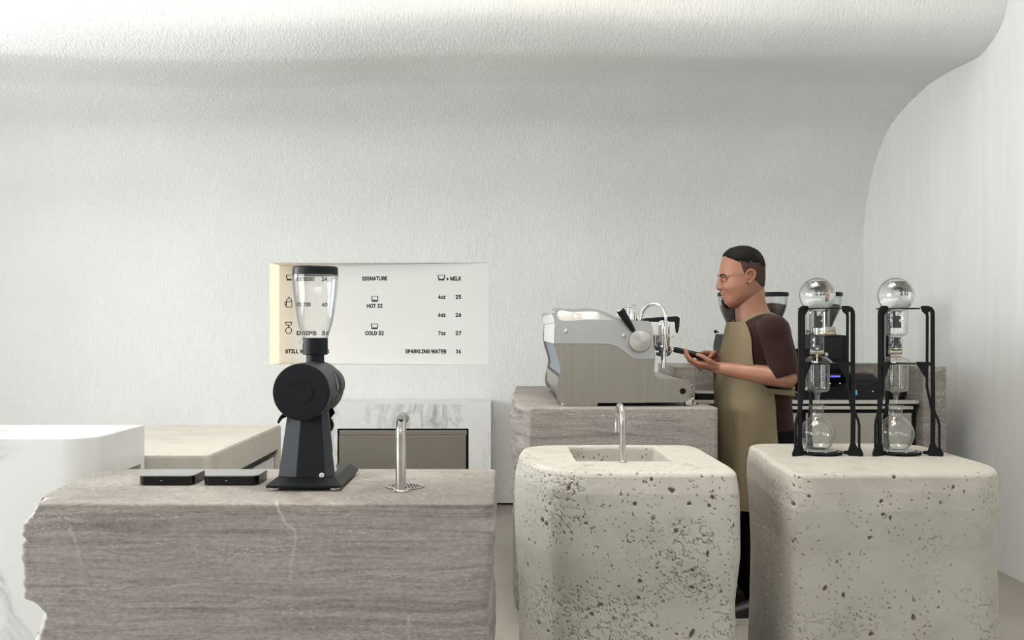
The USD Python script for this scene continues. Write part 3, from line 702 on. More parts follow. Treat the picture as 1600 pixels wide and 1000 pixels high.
# ------------------------------------------------------------------ back counter on the right
ky0, ky1, kz = 5.43, 6.07, 1.153
kx0, kx1 = P(1057, 0, ky0)[0], P(1479, 0, ky0)[0]
ix0, ix1 = P(1086, 0, ky0)[0], P(1442, 0, ky0)[0]
ko = (1.8, 5.75, 0); kc = thing('stone_surround', 'dark stone surround of two end panels and a back, by the right wall', 'counter', ko)
obj('end_panel', rel(box(kx0, ix0, ky0, ky1, 0, kz, .005), ko), 'dark_travertine', kc)
obj('end_panel', rel(box(ix1, kx1, ky0, ky1, 0, kz, .005), ko), 'dark_travertine', kc)
obj('back_panel', rel(box(ix0 - .002, ix1 + .002, ky1 - .11, ky1 - .001, 0, kz - .001, .005), ko), 'dark_travertine', kc)
wz1 = .955
fo_ = (1.8, 5.7, 0); kf = thing('fridge_counter', 'steel fridge counter inside the dark stone surround, behind the barista', 'fridge', ko)
obj('worktop', rel(box(ix0 + .002, ix1 - .002, ky0 + .03, ky1 - .115, wz1 - .024, wz1, .003), ko), 'rail_steel', kf)
obj('cabinet', rel(box(ix0 + .004, ix1 - .004, ky0 + .09, ky1 - .115, .05, wz1 - .030), ko), 'gap_black', kf)
obj('top_rail', rel(box(ix0 + .01, ix1 - .03, ky0 + .055, ky0 + .09, wz1 - .058, wz1 - .036, .002), ko), 'rail_steel', kf)
xg = P(1255, 0, ky0 + .06)[0]; xm = P(1170, 0, ky0 + .06)[0]
for x0, x1 in ((ix0 + .02, xm - .008), (xm + .008, xg - .012), (xg + .012, ix1 - .04)):
    dd = obj('door', rel(box(x0, x1, ky0 + .055, ky0 + .09, .12, wz1 - .078, .003), ko), 'door_steel', kf)
    obj('handle', rel(box(x0 + .003, x1 - .003, ky0 + .046, ky0 + .056, wz1 - .088, wz1 - .081, .002), ko), 'rail_steel', dd)
obj('lock', rel(disc(.011, .012, P(1380, 641, ky0 + .05), '-y'), ko), 'black_metal', kf)
obj('baseboard', rel(box(ix0 + .02, ix1 - .02, ky0 + .12, ky0 + .14, 0.0, .05), ko), 'black_metal', kf)
# ------------------------------------------------------------------ big black grinder on the grey block
def at(origin):
    """maker of local points from pixels at a depth"""
    o = np.array(origin, float)
    return lambda px, py, Y: P(px, py, Y) - o
def hull(pts): return to_tm(Manifold.hull_points(np.array(pts, float)))
go = (-.578, 2.85, ZT); g = thing('coffee_grinder', 'tall matt black coffee grinder with a clear hopper, standing on the grey stone block', 'grinder', go)
L = at(go)
# base plate with sloping shoulders
yf, yr = -.155, .17
bw = .109
prof_b = lambda x, y, z: (x, y, z)
b0 = [(sx * bw, y, z) for sx in (-1, 1) for y in (yf, yr) for z in (.010, .017)] + [(sx * .085, y, .036) for sx in (-1, 1) for y in (yf + .03, yr - .02)]
obj('base_plate', hull(b0), 'grinder_black', g, smooth=20)
for sx in (-1, 1):
    for y in (yf + .025, yr - .03):
        obj('foot', disc(.017, .0115, (sx * (bw - .022), y, 0), bev=.004), 'polished_steel', g)
# column: tapered, with bevelled corners
def octo(w0, w1, y0, y1, ch, z): 
    return [(w0 + ch, y0, z), (w1 - ch * .35, y0, z), (w1, y0 + ch * .5, z), (w1, y1 - ch, z), (w1 - ch, y1, z), (w0 + ch, y1, z), (w0, y1 - ch, z), (w0, y0 + ch * .35, z)]
cb, ct = octo(-.086, .078, yf + .036, -.020, .055, .034), octo(-.060, .056, yf + .055, -.020, .042, .235)
obj('column', hull(cb + ct), 'grinder_side', g, smooth=15)
front_face = hull([(-.0275, yf + .0355, .036), (.0575, yf + .0355, .036), (.0575, yf + .040, .036), (-.0275, yf + .040, .036), (-.0155, yf + .0545, .232), (.0405, yf + .0545, .232), (.0405, yf + .059, .232), (-.0155, yf + .059, .232)])
obj('front_cover', front_face, 'grinder_black', g, smooth=15)
# motor drum, axis towards the viewer
dz, dr, dx = .289, .0835, -.004
yd = yf - .012
drum = [(0, 0), (.079, 0), (.0825, .003), (dr, .008), (dr, .235), (.080, .243), (0, .243)]
obj('motor_housing', lathe(drum, 72, (dx, yd, dz), 'y'), 'grinder_side', g)
cap = [(0, -.004), (.0325, -.004), (.034, -.0042), (.0352, -.001), (.078, -.001), (.0815, .001), (.0828, .004), (0, .004)]
obj('end_cover', lathe(cap, 72, (dx, yd - .001, dz), 'y'), 'grinder_black', g)
ringp = [(.0335, -.0005), (.0362, -.0005), (.0362, -.0028), (.0335, -.0028), (.0335, -.0005)]
for k, (sx, sz) in enumerate(((-.78, .62), (.62, .78), (-.72, -.68), (.70, -.71))):
    obj('screw', disc(.0032, .003, (dx + sx * .074, yd - .0035, dz + sz * .074), 'y', .0006, 12), 'black_satin', g)
# burr housing bulge on the far right
bulge = [(0, 0), (.046, 0), (.056, .010), (.056, .07), (.046, .080), (0, .080)]
obj('burr_housing', lathe(bulge, 48, (dx + .034, yd + .150, dz + .010), 'y'), 'grinder_side', g)
arrow = hull([(.0845 + dx, yd + .085, dz + .052), (.088 + dx - .004, yd + .083, dz + .050), (.0855 + dx, yd + .12, dz - .003), (.0905 + dx - .004, yd + .122, dz - .001), (.0855 + dx, yd + .135, dz + .006), (.0895 + dx - .004, yd + .13, dz + .010)])
obj('dial_pointer', arrow, 'satin_steel', g, smooth=False)
for r_ in range(2):
    for k in range(5):
        a_ = math.radians(-14 - k * 7.0)
        obj('vent', xf(box(-.0015, .0015, -.005, .005, -.0022, .0022), np.array([[math.cos(a_), 0, -math.sin(a_)], [0, 1, 0], [math.sin(a_), 0, math.cos(a_)]]), (dx + dr * math.cos(a_), yd + .05 + .065 * r_, dz + dr * math.sin(a_))), 'gap_black', g)
# neck, collar, hopper, lid
hy = .016; hx = .0
def hz(py): return H - (py - CY) * 2.866 / F - ZT
obj('neck', lathe([(0, hz(575)), (.0275, hz(575)), (.0275, hz(553)), (0, hz(553))], 40, (hx, hy, 0)), 'grinder_black', g)
obj('collar', lathe([(0, hz(554)), (.037, hz(554)), (.0382, hz(553)), (.0382, hz(529)), (.037, hz(528)), (0, hz(528))], 48, (hx, hy, 0)), 'grinder_black', g)
obj('slide', hull([(hx - .050, hy - .02, hz(537)), (hx - .050, hy + .02, hz(537)), (hx - .032, hy - .02, hz(537)), (hx - .032, hy + .02, hz(537)), (hx - .044, hy - .02, hz(530.5)), (hx - .044, hy + .02, hz(530.5)), (hx - .032, hy - .02, hz(530.5)), (hx - .032, hy + .02, hz(530.5))]), 'white_panel', g, smooth=False, label='pale slide tab at the hopper collar')
hp = [(36.5 / 506, 430), (35.5 / 506, 445), (33.6 / 506, 462), (31.2 / 506, 480), (27.8 / 506, 500), (24.0 / 506, 515), (20.2 / 506, 526), (19.6 / 506, 528.5)]
hs = CubicSpline([p[1] for p in hp], [p[0] for p in hp])
ys = np.linspace(430, 528.5, 26)
out = [(float(hs(y)), hz(y)) for y in ys]; inn = [(float(hs(y)) - .0022, hz(y)) for y in ys[::-1]]
obj('hopper', lathe(out + inn + [out[0]], 64, (hx, hy, 0)), 'clear_plastic', g, label='clear tapering hopper')
obj('lid', lathe([(0, hz(430)), (.0690, hz(430)), (.0697, hz(429)), (.0690, hz(419)), (.0665, hz(417)), (0, hz(416.2))], 64, (hx, hy, 0)), 'grinder_black', g)
obj('screw_hole', disc(.0026, .002, tuple(L(493, 737.5, 2.7335)), '-y', .0003, 14), 'gap_black', g)
# socket, label plate, side lever, bag clamp
psk = obj('power_socket', lathe([(0, 0), (.0055, 0), (.0075, -.002), (.0078, -.005), (0, -.005)][::-1], 24, tuple(L(502.3, 743, 2.725)), '-y'), 'white_porcelain', g, label='round white socket')
obj('socket_core', disc(.0028, .002, tuple(L(502.3, 743, 2.7195)), '-y', .0003, 16), 'satin_steel', psk)
lp = hull([(x, y, z) for y in (-.078, -.045) for x, z in ((.0768, .045), (.0778, .045), (.0698, .105), (.0708, .105))]); obj('label_plate', lp, 'paper_label', g, smooth=False, label='pale label on the right side')
obj('side_lever', tube(spline([L(447, 648, 2.76), L(441, 651, 2.75), L(437, 656, 2.745), L(434.5, 661, 2.745)], 12), np.linspace(.0075, .0035, 12), 10), 'black_gloss', g)
obj('bag_clamp', hull([tuple(L(x, y, Y)) for x, y in ((507, 640), (518, 633), (523.5, 645), (518, 652), (509, 650)) for Y in (2.86, 2.90)]), 'black_gloss', g, smooth=15)
obj('clamp_lever', tube(spline([L(512, 650, 2.88), L(516, 656, 2.88), L(519, 664, 2.885), L(516, 672, 2.89)], 12), .006, 10), 'black_gloss', g)
obj('clamp_spring', tube([L(507, 641, 2.855), L(514, 638, 2.855)], .004, 10), 'polished_steel', g)

# ------------------------------------------------------------------ scales
def make_scale(loc, label):
    s_ = thing('coffee_scale', label, 'scale', loc, 0, 'black coffee scales on the grey stone block')
    w, dpt = .0825, .066
    obj('body', cat(plate_xy(rrect(-w, w, -dpt, dpt, .02), .0035, .027), plate_xy(rrect(-w + .002, w - .002, -dpt + .002, dpt - .002, .019), .0022, .0036)), 'black_gloss', s_, smooth=30)
    obj('platform', cat(plate_xy(rrect(-w + .0005, w - .0005, -dpt + .0005, dpt - .0005, .0195), .0274, .0300)), 'scale_top', s_, smooth=30, label='top plate with its grey reflection put into the colour')
    for sx in (-1, 1):
        for sy in (-1, 1): obj('foot', disc(.009, .003, (sx * .064, sy * .048, 0)), 'black_rubber', s_)
    lg = ext(unary_union([Point(x_ * .0022, 0).buffer(.0013) for x_ in (-1.2, 0, 1.2)]), .0004)
    lg = xf(lg, np.array([[1, 0, 0], [0, 0, -1], [0, 1, 0]]), (-.012, -dpt - .0001, .0145))
    obj('emblem', lg, 'rail_steel', s_, smooth=False)
    return s_
sc1 = make_scale((-1.0155, 2.862, ZT), 'black flat coffee scale, the one further from the grinder on the grey block')
dup(sc1, (-.8205, 2.862, ZT), 0, 'black flat coffee scale, the one right beside the grinder on the grey block')

# ------------------------------------------------------------------ steel water tap with its drip grate
to = (-.2955, 2.70, ZT); tp = thing('water_tap', 'slim brushed steel water tap with a black button on the grey block', 'tap', to)
path = [(0, 0, .004)] + [(0, 0, z) for z in (.05, .10, .15, .175)] + [(0, .006 * 1, .192), (0, .020, .205), (0, .042, .211), (0, .075, .208), (0, .095, .203)]
obj('spout', tube(spline(path, 44), .0148, 28), 'tap_steel', tp)
obj('button', xf(cat(plate_xy(rrect(-.0075, .0075, -.011, .011, .003), 0, .004)), np.array([[1, 0, 0], [0, .80, -.6], [0, .6, .80]]), (0, .0045, .2125)), 'black_gloss', tp)
obj('base_ring', disc(.022, .0045, (0, 0, 0), bev=.002), 'polished_steel', tp)
tr = thing('drip_tray', 'oval steel drip grate set behind the water tap', 'drip tray', (-.290, 2.775, ZT))
ov = unary_union([Point(0, 0).buffer(.0575, quad_segs=24), Polygon([(-.026, -.05), (.018, -.05), (.014, -.094), (-.024, -.094)]).buffer(.004)])
slots = []
for x in np.arange(-.045, .046, .009):
    hh = math.sqrt(max(.048 ** 2 - x ** 2, 0))
    if hh > .012: slots.append(LineString([(x - .008, hh * .8), (x + .008, -hh * .8)]).buffer(.0024))
grate = ov.difference(unary_union(slots)).difference(Point(-.0055, -.075).buffer(.0235))
obj('grate', plate_xy(grate, .0012, .0032), 'tap_steel', tr, smooth=20)
obj('well', plate_xy(Point(0, 0).buffer(.053, quad_segs=20), 0.0002, .0010), 'gap_black', tr, smooth=20)

# ------------------------------------------------------------------ gooseneck faucet on the sink block
fo = (.427, 3.292, ZT); fa = thing('faucet', 'slender steel gooseneck faucet at the front of the stone basin', 'faucet', fo)
path = [(0, 0, 0.003), (0, 0, .05), (0, 0, .12), (0, .002, .160), (-.001, .018, .186), (-.003, .048, .196), (-.005, .082, .184), (-.007, .100, .155), (-.007, .102, .120), (-.007, .102, .095)]
obj('spout', tube(spline(path, 60), .0108, 20), 'tap_steel', fa)
obj('base_ring', disc(.0135, .006, (0, 0, 0), bev=.002), 'tap_steel', fa)

# ------------------------------------------------------------------ cold drip towers
TS = 412.0
def tz(py): return (709.5 - py) / TS
def make_tower(loc, label, vy=0.0):
    t_ = thing('drip_tower', label, 'coffee dripper', loc, 0, 'cold drip towers on the travertine plinth')
    k = 1 / TS / .87
    def leg_plate(ang):
        """flat cut plate in a radial plane: r outward, z up"""
        L_ = lambda pts, w: LineString([(r * k, tz(y)) for r, y in pts]).buffer(w * k, cap_style='flat', join_style='round', quad_segs=4)
        parts = [
            L_([(27, 482.5), (34, 482.5), (37.5, 484), (39.6, 488), (40, 494), (40, 560), (40.5, 640)], 2.7),
            L_([(30, 484), (33, 490), (33.4, 496), (33.2, 566), (33.0, 604), (36.5, 624), (40, 644)], 1.7),
            Polygon([((25) * k, tz(480)), (29 * k, tz(480)), (29.2 * k, tz(484)), (31 * k, tz(484)), (31.5 * k, tz(479.6)), (37 * k, tz(480)), (38 * k, tz(486)), (31.5 * k, tz(493)), (27 * k, tz(488))]),
            L_([(40.5, 640), (40.0, 700)], 3.0),
            L_([(41.5, 640), (46.5, 654), (48, 662), (48, 700)], 1.6),
            Polygon([(r * k, tz(y)) for r, y in ((37, 690), (43, 690), (46, 697), (50, 697), (53.5, 706), (51, 712.5), (36, 712.5), (34, 708), (28, 707), (28, 703), (34, 702))]),
            Polygon([(r * k, tz(y)) for r, y in ((20, 565.5), (41, 565.5), (41, 571.5), (35, 571.5), (34.5, 590), (31, 590), (21, 570.5))]),
        ]
        pl_ = unary_union(parts).buffer(.0002).buffer(-.0002).intersection(sbox(-1, .0004, 1, 2))
        m_ = plate_xz(pl_, -.0032, .0032)
        ca, sa = math.cos(ang), math.sin(ang)
        return xf(m_, np.array([[ca, -sa, 0], [sa, ca, 0], [0, 0, 1]]))
    ox, oy = .012, -.012
    for a_ in (math.radians(208), math.radians(-28), math.radians(92)):
        m_ = leg_plate(a_); m_.apply_translation([ox, oy, 0]); obj('leg', m_, 'black_metal', t_, smooth=20)
    def ringplate(z, ro, ri, th, mt='black_metal', nm='ring'):
        obj(nm, xf(plate_xy(Point(0, 0).buffer(ro, quad_segs=16).difference(Point(0, 0).buffer(ri, quad_segs=16)), z - th, z), None, (ox * .5, oy * .5, 0)), mt, t_, smooth=20)
    ringplate(tz(482.6), .078, .030, .0035)
    ringplate(tz(567.5), .066, .044, .004)
    ringplate(tz(705), .083, .012, .006, nm='base_plate')
    obj('weighing_plate', disc(.062, .0035, (ox * .5, oy * .5, tz(704.5)), bev=.001), 'scale_top', t_)
    for a_ in (40, 140, 215, 270, 325):
        obj('bolt', disc(.0045, .003, (ox * .5 + .072 * math.cos(math.radians(a_)), oy * .5 + .072 * math.sin(math.radians(a_)), tz(705)), bev=.001, n=12), 'polished_steel', t_)
    def gl(profile, nm, mt='clear_glass', n=56, th=.0016, lab=None):
        """hollow glass: outer profile (r px, y px), wall th"""
        o_ = [(r / TS, tz(y)) for r, y in profile]
        q_ = np.array(o_); tv = np.gradient(q_, axis=0); nn_ = np.stack([tv[:, 1], -tv[:, 0]], 1); nn_ /= np.linalg.norm(nn_, axis=1, keepdims=True) + 1e-9
        mid = q_[:, 0].argmax()
        if nn_[mid, 0] < 0: nn_ = -nn_
        i_ = q_ - nn_ * th; i_[:, 0] = np.maximum(i_[:, 0], 0)
        pr = list(map(tuple, q_)) + list(map(tuple, i_[::-1])) + [tuple(q_[0])]
        obj(nm, lathe(pr, n), mt, t_, label=lab)
    a = np.linspace(0.02, math.pi - .34, 26)
    gl([(27.3 * math.sin(x) + (0 if i else 0), 462 - 27.3 * math.cos(x)) for i, x in enumerate(a)] + [(8.2, 489), (5.5, 493), (2.6, 497), (2.3, 503), (2.3, 512)], 'globe', lab='clear glass globe on top')
    wa = np.linspace(.62, math.pi - .36, 24)
    obj('water', lathe([(0, tz(462 - 26.2 * math.cos(.62)))] + [(26.2 * math.sin(x) / TS, tz(462 - 26.2 * math.cos(x))) for x in wa] + [(0, tz(462 + 26.2 * math.cos(.36)))], 56), 'water', t_, label='clear water filling the globe')
    gl([(19.0, 483.5), (18.2, 485), (18.0, 488), (18.0, 520), (16.5, 523.5), (12, 525), (10.0, 527), (9.8, 531), (10.4, 536), (9.8, 541), (10.8, 545), (9.5, 546)], 'valve_chamber', lab='clear glass cylinder round the valve')
    gl([(.2, 556), (8, 556.8), (15, 559.5), (20, 563.5), (22.5, 566.6), (23, 567.6)], 'glass_lid')
    gl([(19.2, 567.6), (18.8, 569), (18.6, 572), (18.6, 606), (17.2, 611), (12, 613), (6, 614), (4.2, 617), (3.7, 622), (3.6, 631)], 'coffee_chamber', lab='clear glass coffee chamber with a spout')
    gl([(12.0, 633.5), (11.6, 636), (10.4, 637.5), (10.0, 640), (10.0, 649), (11.5, 652), (16, 656), (21.5, 661.5), (25.8, 668.5), (27.6, 676), (27.0, 684), (24.0, 692.5), (19.5, 699), (15.5, 702.2), (.2, 702.6)], 'flask', lab='round clear glass flask')
    def blk(y0, y1, r, nm, mt, b=.6):
        obj(nm, lathe([(0, tz(y1)), (r / TS, tz(y1)), (r / TS, tz(y0)), (0, tz(y0))], 28), mt, t_)
    blk(494.5, 500, 7.2, 'stopper', 'black_rubber'); blk(500, 503.5, 5.2, 'stopper', 'black_rubber'); blk(503.5, 513, 8.0, 'stopper', 'black_rubber')
    blk(513, 524, 2.0, 'drip_pipe', 'polished_steel')
    blk(527.5, 531.5, 7.0, 'seal', 'black_rubber'); blk(531.5, 534, 5.6, 'seal', 'black_rubber'); blk(534, 538, 7.2, 'seal', 'black_rubber'); blk(538, 544.5, 8.4, 'seal', 'black_rubber')
    blk(544.5, 548, 3, 'drip_pipe', 'polished_steel')
    obj('valve_knob', disc(4.4 / TS, 20 / TS, (-10.5 / TS, 0, tz(550.5)), 'x', .001, 24), 'tan_valve', t_, label='pale brass needle valve')
    blk(552, 566, 1.7, 'drip_pipe', 'brass')
    return t_
ty = 3.52
tw1 = make_tower((P(1277, 0, ty)[0], ty, ZT), 'black framed glass cold drip tower, the one beside the barista')
dup(tw1, (P(1399.5, 0, ty)[0], ty, ZT), 0, 'black framed glass cold drip tower, the one by the right wall')
# ------------------------------------------------------------------ espresso machine, its flank towards us
YM = 4.30
mo = (P(960, 0, YM)[0], 4.88, ZB); em = thing('espresso_machine', 'large steel espresso machine with sculpted side panels on the grey stone bar', 'espresso machine', mo)
Lm = at(mo)
def zoompts(pts, sc=.21, ox=800, oy=450): return [(ox + x * sc, oy + y * sc) for x, y in pts]
def mpoly(pts, Y=YM, spl=False):
    q = [tuple(Lm(x, y, Y)[[0, 2]]) for x, y in pts]
    return Polygon(q)
def roundp(p, r): return p.buffer(-r).buffer(2 * r).buffer(-r)
def curve(pts, n=6):
    """smooth open curve through the points (zoom pixels)"""
    return [tuple(p) for p in spline([(x, y) for x, y in pts], n * len(pts))]
lower = curve([(316, 330), (312, 400), (330, 490), (354, 570), (357, 620), (342, 690), (330, 760), (334, 815), (350, 845), (380, 857)]) + [(1255, 852)] + curve([(1290, 848), (1320, 820), (1338, 770), (1334, 725), (1318, 690), (1296, 679)]) + [(1125, 678)] + curve([(1090, 672), (1066, 652), (1058, 630)]) + [(1066, 500), (1045, 330)]
lower = roundp(mpoly(zoompts(lower)), .002)
upper = curve([(296, 178), (300, 160), (320, 151), (400, 155), (560, 152), (640, 162), (760, 212)]) + [(800, 228)] + [(875, 242), (1010, 245)] + curve([(1030, 258), (1042, 290), (1050, 400), (1058, 522)]) + curve([(1030, 525), (940, 527), (890, 515), (830, 470), (770, 430), (700, 416), (620, 413)]) + [(318, 412)] + curve([(311, 340), (317, 270), (312, 225), (300, 200)])
upper = mpoly(zoompts(upper)).buffer(0)
hole = mpoly(zoompts(curve([(336, 188), (345, 177), (420, 176), (540, 175), (640, 178)]) + [(757, 240)] + curve([(640, 236), (520, 236), (380, 243), (352, 232), (338, 212)]))).buffer(0)
lowhole = hole.buffer(.02)
upper = upper.difference(hole)
y0 = YM - mo[1]; W = 1.12
lower = lower.difference(lowhole)
obj('side_panel', plate_xz(lower, y0, y0 + .008), 'brushed_steel', em, smooth=20)
obj('side_trim', plate_xz(upper, y0 - .009, y0 - .0005), 'satin_steel', em, smooth=20, label='pale satin upper side plate with a handle cut-out')
obj('side_panel', plate_xz(lower, y0 + W, y0 + W + .008), 'brushed_steel', em, smooth=20)
obj('side_trim', plate_xz(upper, y0 + W + .009, y0 + W + .017), 'satin_steel', em, smooth=20)
for x, y in ((403, 322), (834, 356)):
    c = Lm(*zoompts([(x, y)])[0], YM - .012)
    obj('bolt', lathe([(0, 0), (.0095, 0), (.0095, -.003), (.006, -.006), (0, -.0065)][::-1], 24, tuple(c), 'y'), 'rail_steel', em)
c = Lm(*zoompts([(309, 182)])[0], YM - .013); obj('bolt', lathe([(0, 0), (.0075, 0), (.007, -.004), (0, -.006)][::-1], 24, tuple(c), 'y'), 'polished_steel', em)
c = Lm(*zoompts([(1271, 767)])[0], YM - .0005); obj('foot_cap', lathe([(0, 0), (.0145, 0), (.0140, -.004), (.010, -.006), (.0095, -.003), (0, -.003)][::-1], 28, tuple(c), 'y'), 'black_gloss', em)
# steam knob
c = Lm(*zoompts([(945, 393)])[0], YM - .010)
obj('steam_knob', lathe([(0, 0), (.046, 0), (.052, -.008), (.052, -.036), (.050, -.042), (.046, -.0438), (.012, -.0445), (0, -.0445)][::-1], 64, tuple(c), 'y'), 'turned_steel', em, label='large round brushed steel knob')
for tx, x0_, x1_, yb_, hp_ in (('MVP', 905, 926, 525, 11.5), ('HYDRA', 929, 967, 525, 7.5)):
    tm_ = meshkit.text_mesh(tx, hp_ * YM / F, .0008, bold=True); b_ = tm_.bounds; tm_.apply_translation([-b_[0][0], 0, 0])
    tm_.vertices[:, 0] *= ((x1_ - x0_) * YM / F) / (b_[1][0] - b_[0][0])
    obj('lettering', xf(tm_, np.array([[1, 0, 0], [0, 0, -1], [0, 1, 0]]), Lm(x0_, yb_, YM - .0092)), 'satin_steel', em, smooth=False)
# lever
l0, l1 = Lm(*zoompts([(908, 325)])[0], YM - .03), Lm(*zoompts([(806, 165)])[0], YM - .055)
dv = l1 - l0
lv = obj('lever', tube([l0, l0 + dv * .05, l0 + dv * .1, l0 + dv * .55, l0 + dv * .93, l1, l1 + dv * .02], [.006, .010, .0115, .0165, .0195, .018, .012], 18), 'black_satin', em, label='black steam lever')
obj('lever_tip', tube([l1 + dv * .01, l1 + dv * .06], [.013, .009], 14), 'polished_steel', lv)
obj('lever_joint', tube([Lm(*zoompts([(930, 345)])[0], YM - .02), l0], .0045, 10), 'polished_steel', em)
# the body between the panels
def bodybox(pts, mt, nm, ya=.010, yb=W - .002, lab=None):
    obj(nm, plate_xz(mpoly(zoompts(pts)).buffer(0), y0 + ya, y0 + yb), mt, em, smooth=25, label=lab)
bodybox([(322, 262), (1040, 262), (1046, 330), (1040, 415), (318, 415)], 'white_panel', 'upper_body', lab='pale upper body')
bodybox([(332, 420), (1035, 420), (1050, 560), (1045, 660), (372, 660), (380, 600), (366, 540)], 'blue_grey_panel', 'back_panel', lab='blue-grey lower back')
bodybox([(345, 665), (1300, 690), (1320, 760), (1290, 835), (365, 840), (345, 780)], 'brushed_steel', 'tray_body')
bodybox([(330, 244), (880, 244), (880, 262), (330, 262)], 'polished_steel', 'cup_tray')
# cup rail round the tray
rp = [Lm(*zoompts([(306, 182)])[0], YM - .006), Lm(*zoompts([(306, 182)])[0], YM + .06) + np.array([-.0, 0, 0]), Lm(*zoompts([(306, 182)])[0], YM + W)]
obj('cup_rail', tube(rp, .0055, 12), 'polished_steel', em)
bodybox([(304, 190), (312, 190), (326, 258), (316, 258)], 'white_panel', 'rail_guard', lab='white guard under the cup rail')
# legs and underside
for px, ya in ((884, 0.012), (1078, .012), (884, W - .06), (1078, W - .06)):
    q = Lm(px, 633, YM + ya)
    obj('leg', lathe([(0, 0), (.019, 0), (.021, .004), (.021, .03), (0, .03)], 28, (q[0], y0 + ya + .035, 0)), 'polished_steel', em)
obj('plinth_plate', box(Lm(882, 0, YM)[0] , Lm(934, 0, YM)[0], y0 + .008, y0 + .5, .001, .026), 'brushed_steel', em)
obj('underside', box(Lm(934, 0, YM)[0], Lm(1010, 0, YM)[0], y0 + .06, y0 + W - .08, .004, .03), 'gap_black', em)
# group heads
for k in range(3):
    Y = 4.42 + .38 * k
    gx = Lm(1036, 0, 4.42)[0]; yy = Y - mo[1]
    zz = lambda py: Lm(0, py, 4.42)[2]
    r_ = 1 / (F / 4.42)
    grp = obj('group_head', lathe([(0, zz(546)), (11 * r_, zz(546)), (11.5 * r_, zz(541)), (10 * r_, zz(540)), (10.5 * r_, zz(524)), (13 * r_, zz(523)), (13 * r_, zz(505)), (11 * r_, zz(501)), (0, zz(500))], 36, (gx, yy, 0)), 'polished_steel', em)
    obj('group_neck', plate_xz(Polygon([(gx - 22 * r_, zz(503)), (gx + 16 * r_, zz(503)), (gx + 18 * r_, zz(520)), (gx + 12 * r_, zz(527)), (gx - 22 * r_, zz(522))]), yy - .03, yy + .03), 'white_panel', em, smooth=20, label='pale group casing')
    obj('group_cap', plate_xz(Polygon([(gx - 32 * r_, zz(499.5)), (gx - 8 * r_, zz(496)), (gx + 20 * r_, zz(494.5)), (gx + 24 * r_, zz(497)), (gx + 23.5 * r_, zz(510)), (gx + 21 * r_, zz(520)), (gx + 17.5 * r_, zz(519)), (gx + 16 * r_, zz(509)), (gx + 12.5 * r_, zz(502.5)), (gx - 30 * r_, zz(502.5))]).buffer(.001), yy - .028, yy + .028), 'black_satin', em, smooth=20, label='black group cover')
    obj('brew_lever', cat(box(gx + 13 * r_, gx + 16 * r_, yy - .02, yy + .02, zz(527), zz(509), .002)), 'brass', em)
    obj('group_collar', lathe([(0, zz(552)), (6 * r_, zz(552)), (7 * r_, zz(548)), (12 * r_, zz(547.5)), (12.5 * r_, zz(543.5)), (0, zz(543.5))], 36, (gx, yy, 0)), 'tap_steel', em)
# steam wands
w1 = [(999.5, 503, 4.40), (1001, 496, 4.40), (1003.5, 487, 4.40), (1010, 478.5, 4.39), (1019, 474.5, 4.38), (1029, 476.5, 4.36), (1036.5, 483, 4.35), (1040, 492, 4.34), (1040.3, 504, 4.34), (1039, 530, 4.34), (1037.3, 560, 4.34), (1036.8, 575, 4.34)]
obj('steam_wand', tube(spline([Lm(*w) for w in w1], 80), np.r_[np.full(72, .0082), np.full(8, .0098)], 14), 'polished_steel', em)
w2 = [(966, 493, 4.44), (967, 488, 4.44), (971, 482, 4.45), (978, 479.3, 4.46), (986, 480, 4.47), (993.5, 485.5, 4.48), (997.5, 494, 4.48), (999, 503, 4.48)]
obj('water_spout', tube(spline([Lm(*w) for w in w2], 50), .0075, 12), 'polished_steel', em)
# steel jugs and cups on top
ztop = ZB + Lm(0, *zoompts([(0, 244)])[0][1:], YM)[2]
def zof(py, Y): return P(0, py, Y)[2]
tray_z = mo[2] + mpoly(zoompts([(330, 244), (331, 244), (331, 245)])).bounds[3]
def jug(px, Y, r, h, label):
    x = P(px, 0, Y)[0]
    j = thing('milk_jug', label, 'jug', (x, Y, tray_z + .0005), 0, 'steel jugs on the espresso machine')
    obj('body', lathe([(0, 0), (r, 0), (r * 1.02, .004), (r * .98, h * .45), (r * .78, h * .8), (r * .82, h), (r * .77, h), (r * .73, h * .8), (r * .92, h * .45), (r * .95, .006), (0, .005)], 36), 'polished_steel', j)
    obj('handle', tube(spline([(0, r * .78, h * .85), (0, r * 1.35, h * .82), (0, r * 1.5, h * .5), (0, r * .95, h * .2)], 20), .004, 8), 'polished_steel', j)
    return j
jug(985.5, 4.72, .032, .085, 'steel milk jug behind the black lever on the espresso machine')
def make_cup(loc, label):
    c_ = thing('coffee_cup', label, 'cup', loc, 0, 'upturned white cups on the espresso machine')
    o_ = [(.046, 0), (.0475, .002), (.0465, .018), (.042, .034), (.032, .045), (.025, .048), (.0245, .0505), (0, .0505)]
    i_ = [(0, .044), (.022, .044), (.037, .033), (.043, .018), (.044, 0)]
    obj('bowl', lathe(o_ + i_ + [o_[0]], 44), 'white_porcelain', c_)
    obj('handle', tube(spline([(.040, 0, .036), (.056, 0, .037), (.064, 0, .026), (.057, 0, .014), (.045, 0, .012)], 24), .0042, 10), 'white_porcelain', c_)
    return c_
cz = tray_z + .0005
c1 = make_cup((P(882, 0, 4.38)[0], 4.38, cz), 'upturned white cup nearest the left end of the machine top')
dup(c1, (P(922, 0, 4.40)[0], 4.40, cz), 150, 'upturned white cup in the middle of the machine top handle opening')
dup(c1, (P(903, 0, 4.50)[0], 4.50, cz), 60, 'upturned white cup set behind the gap between the two front cups')
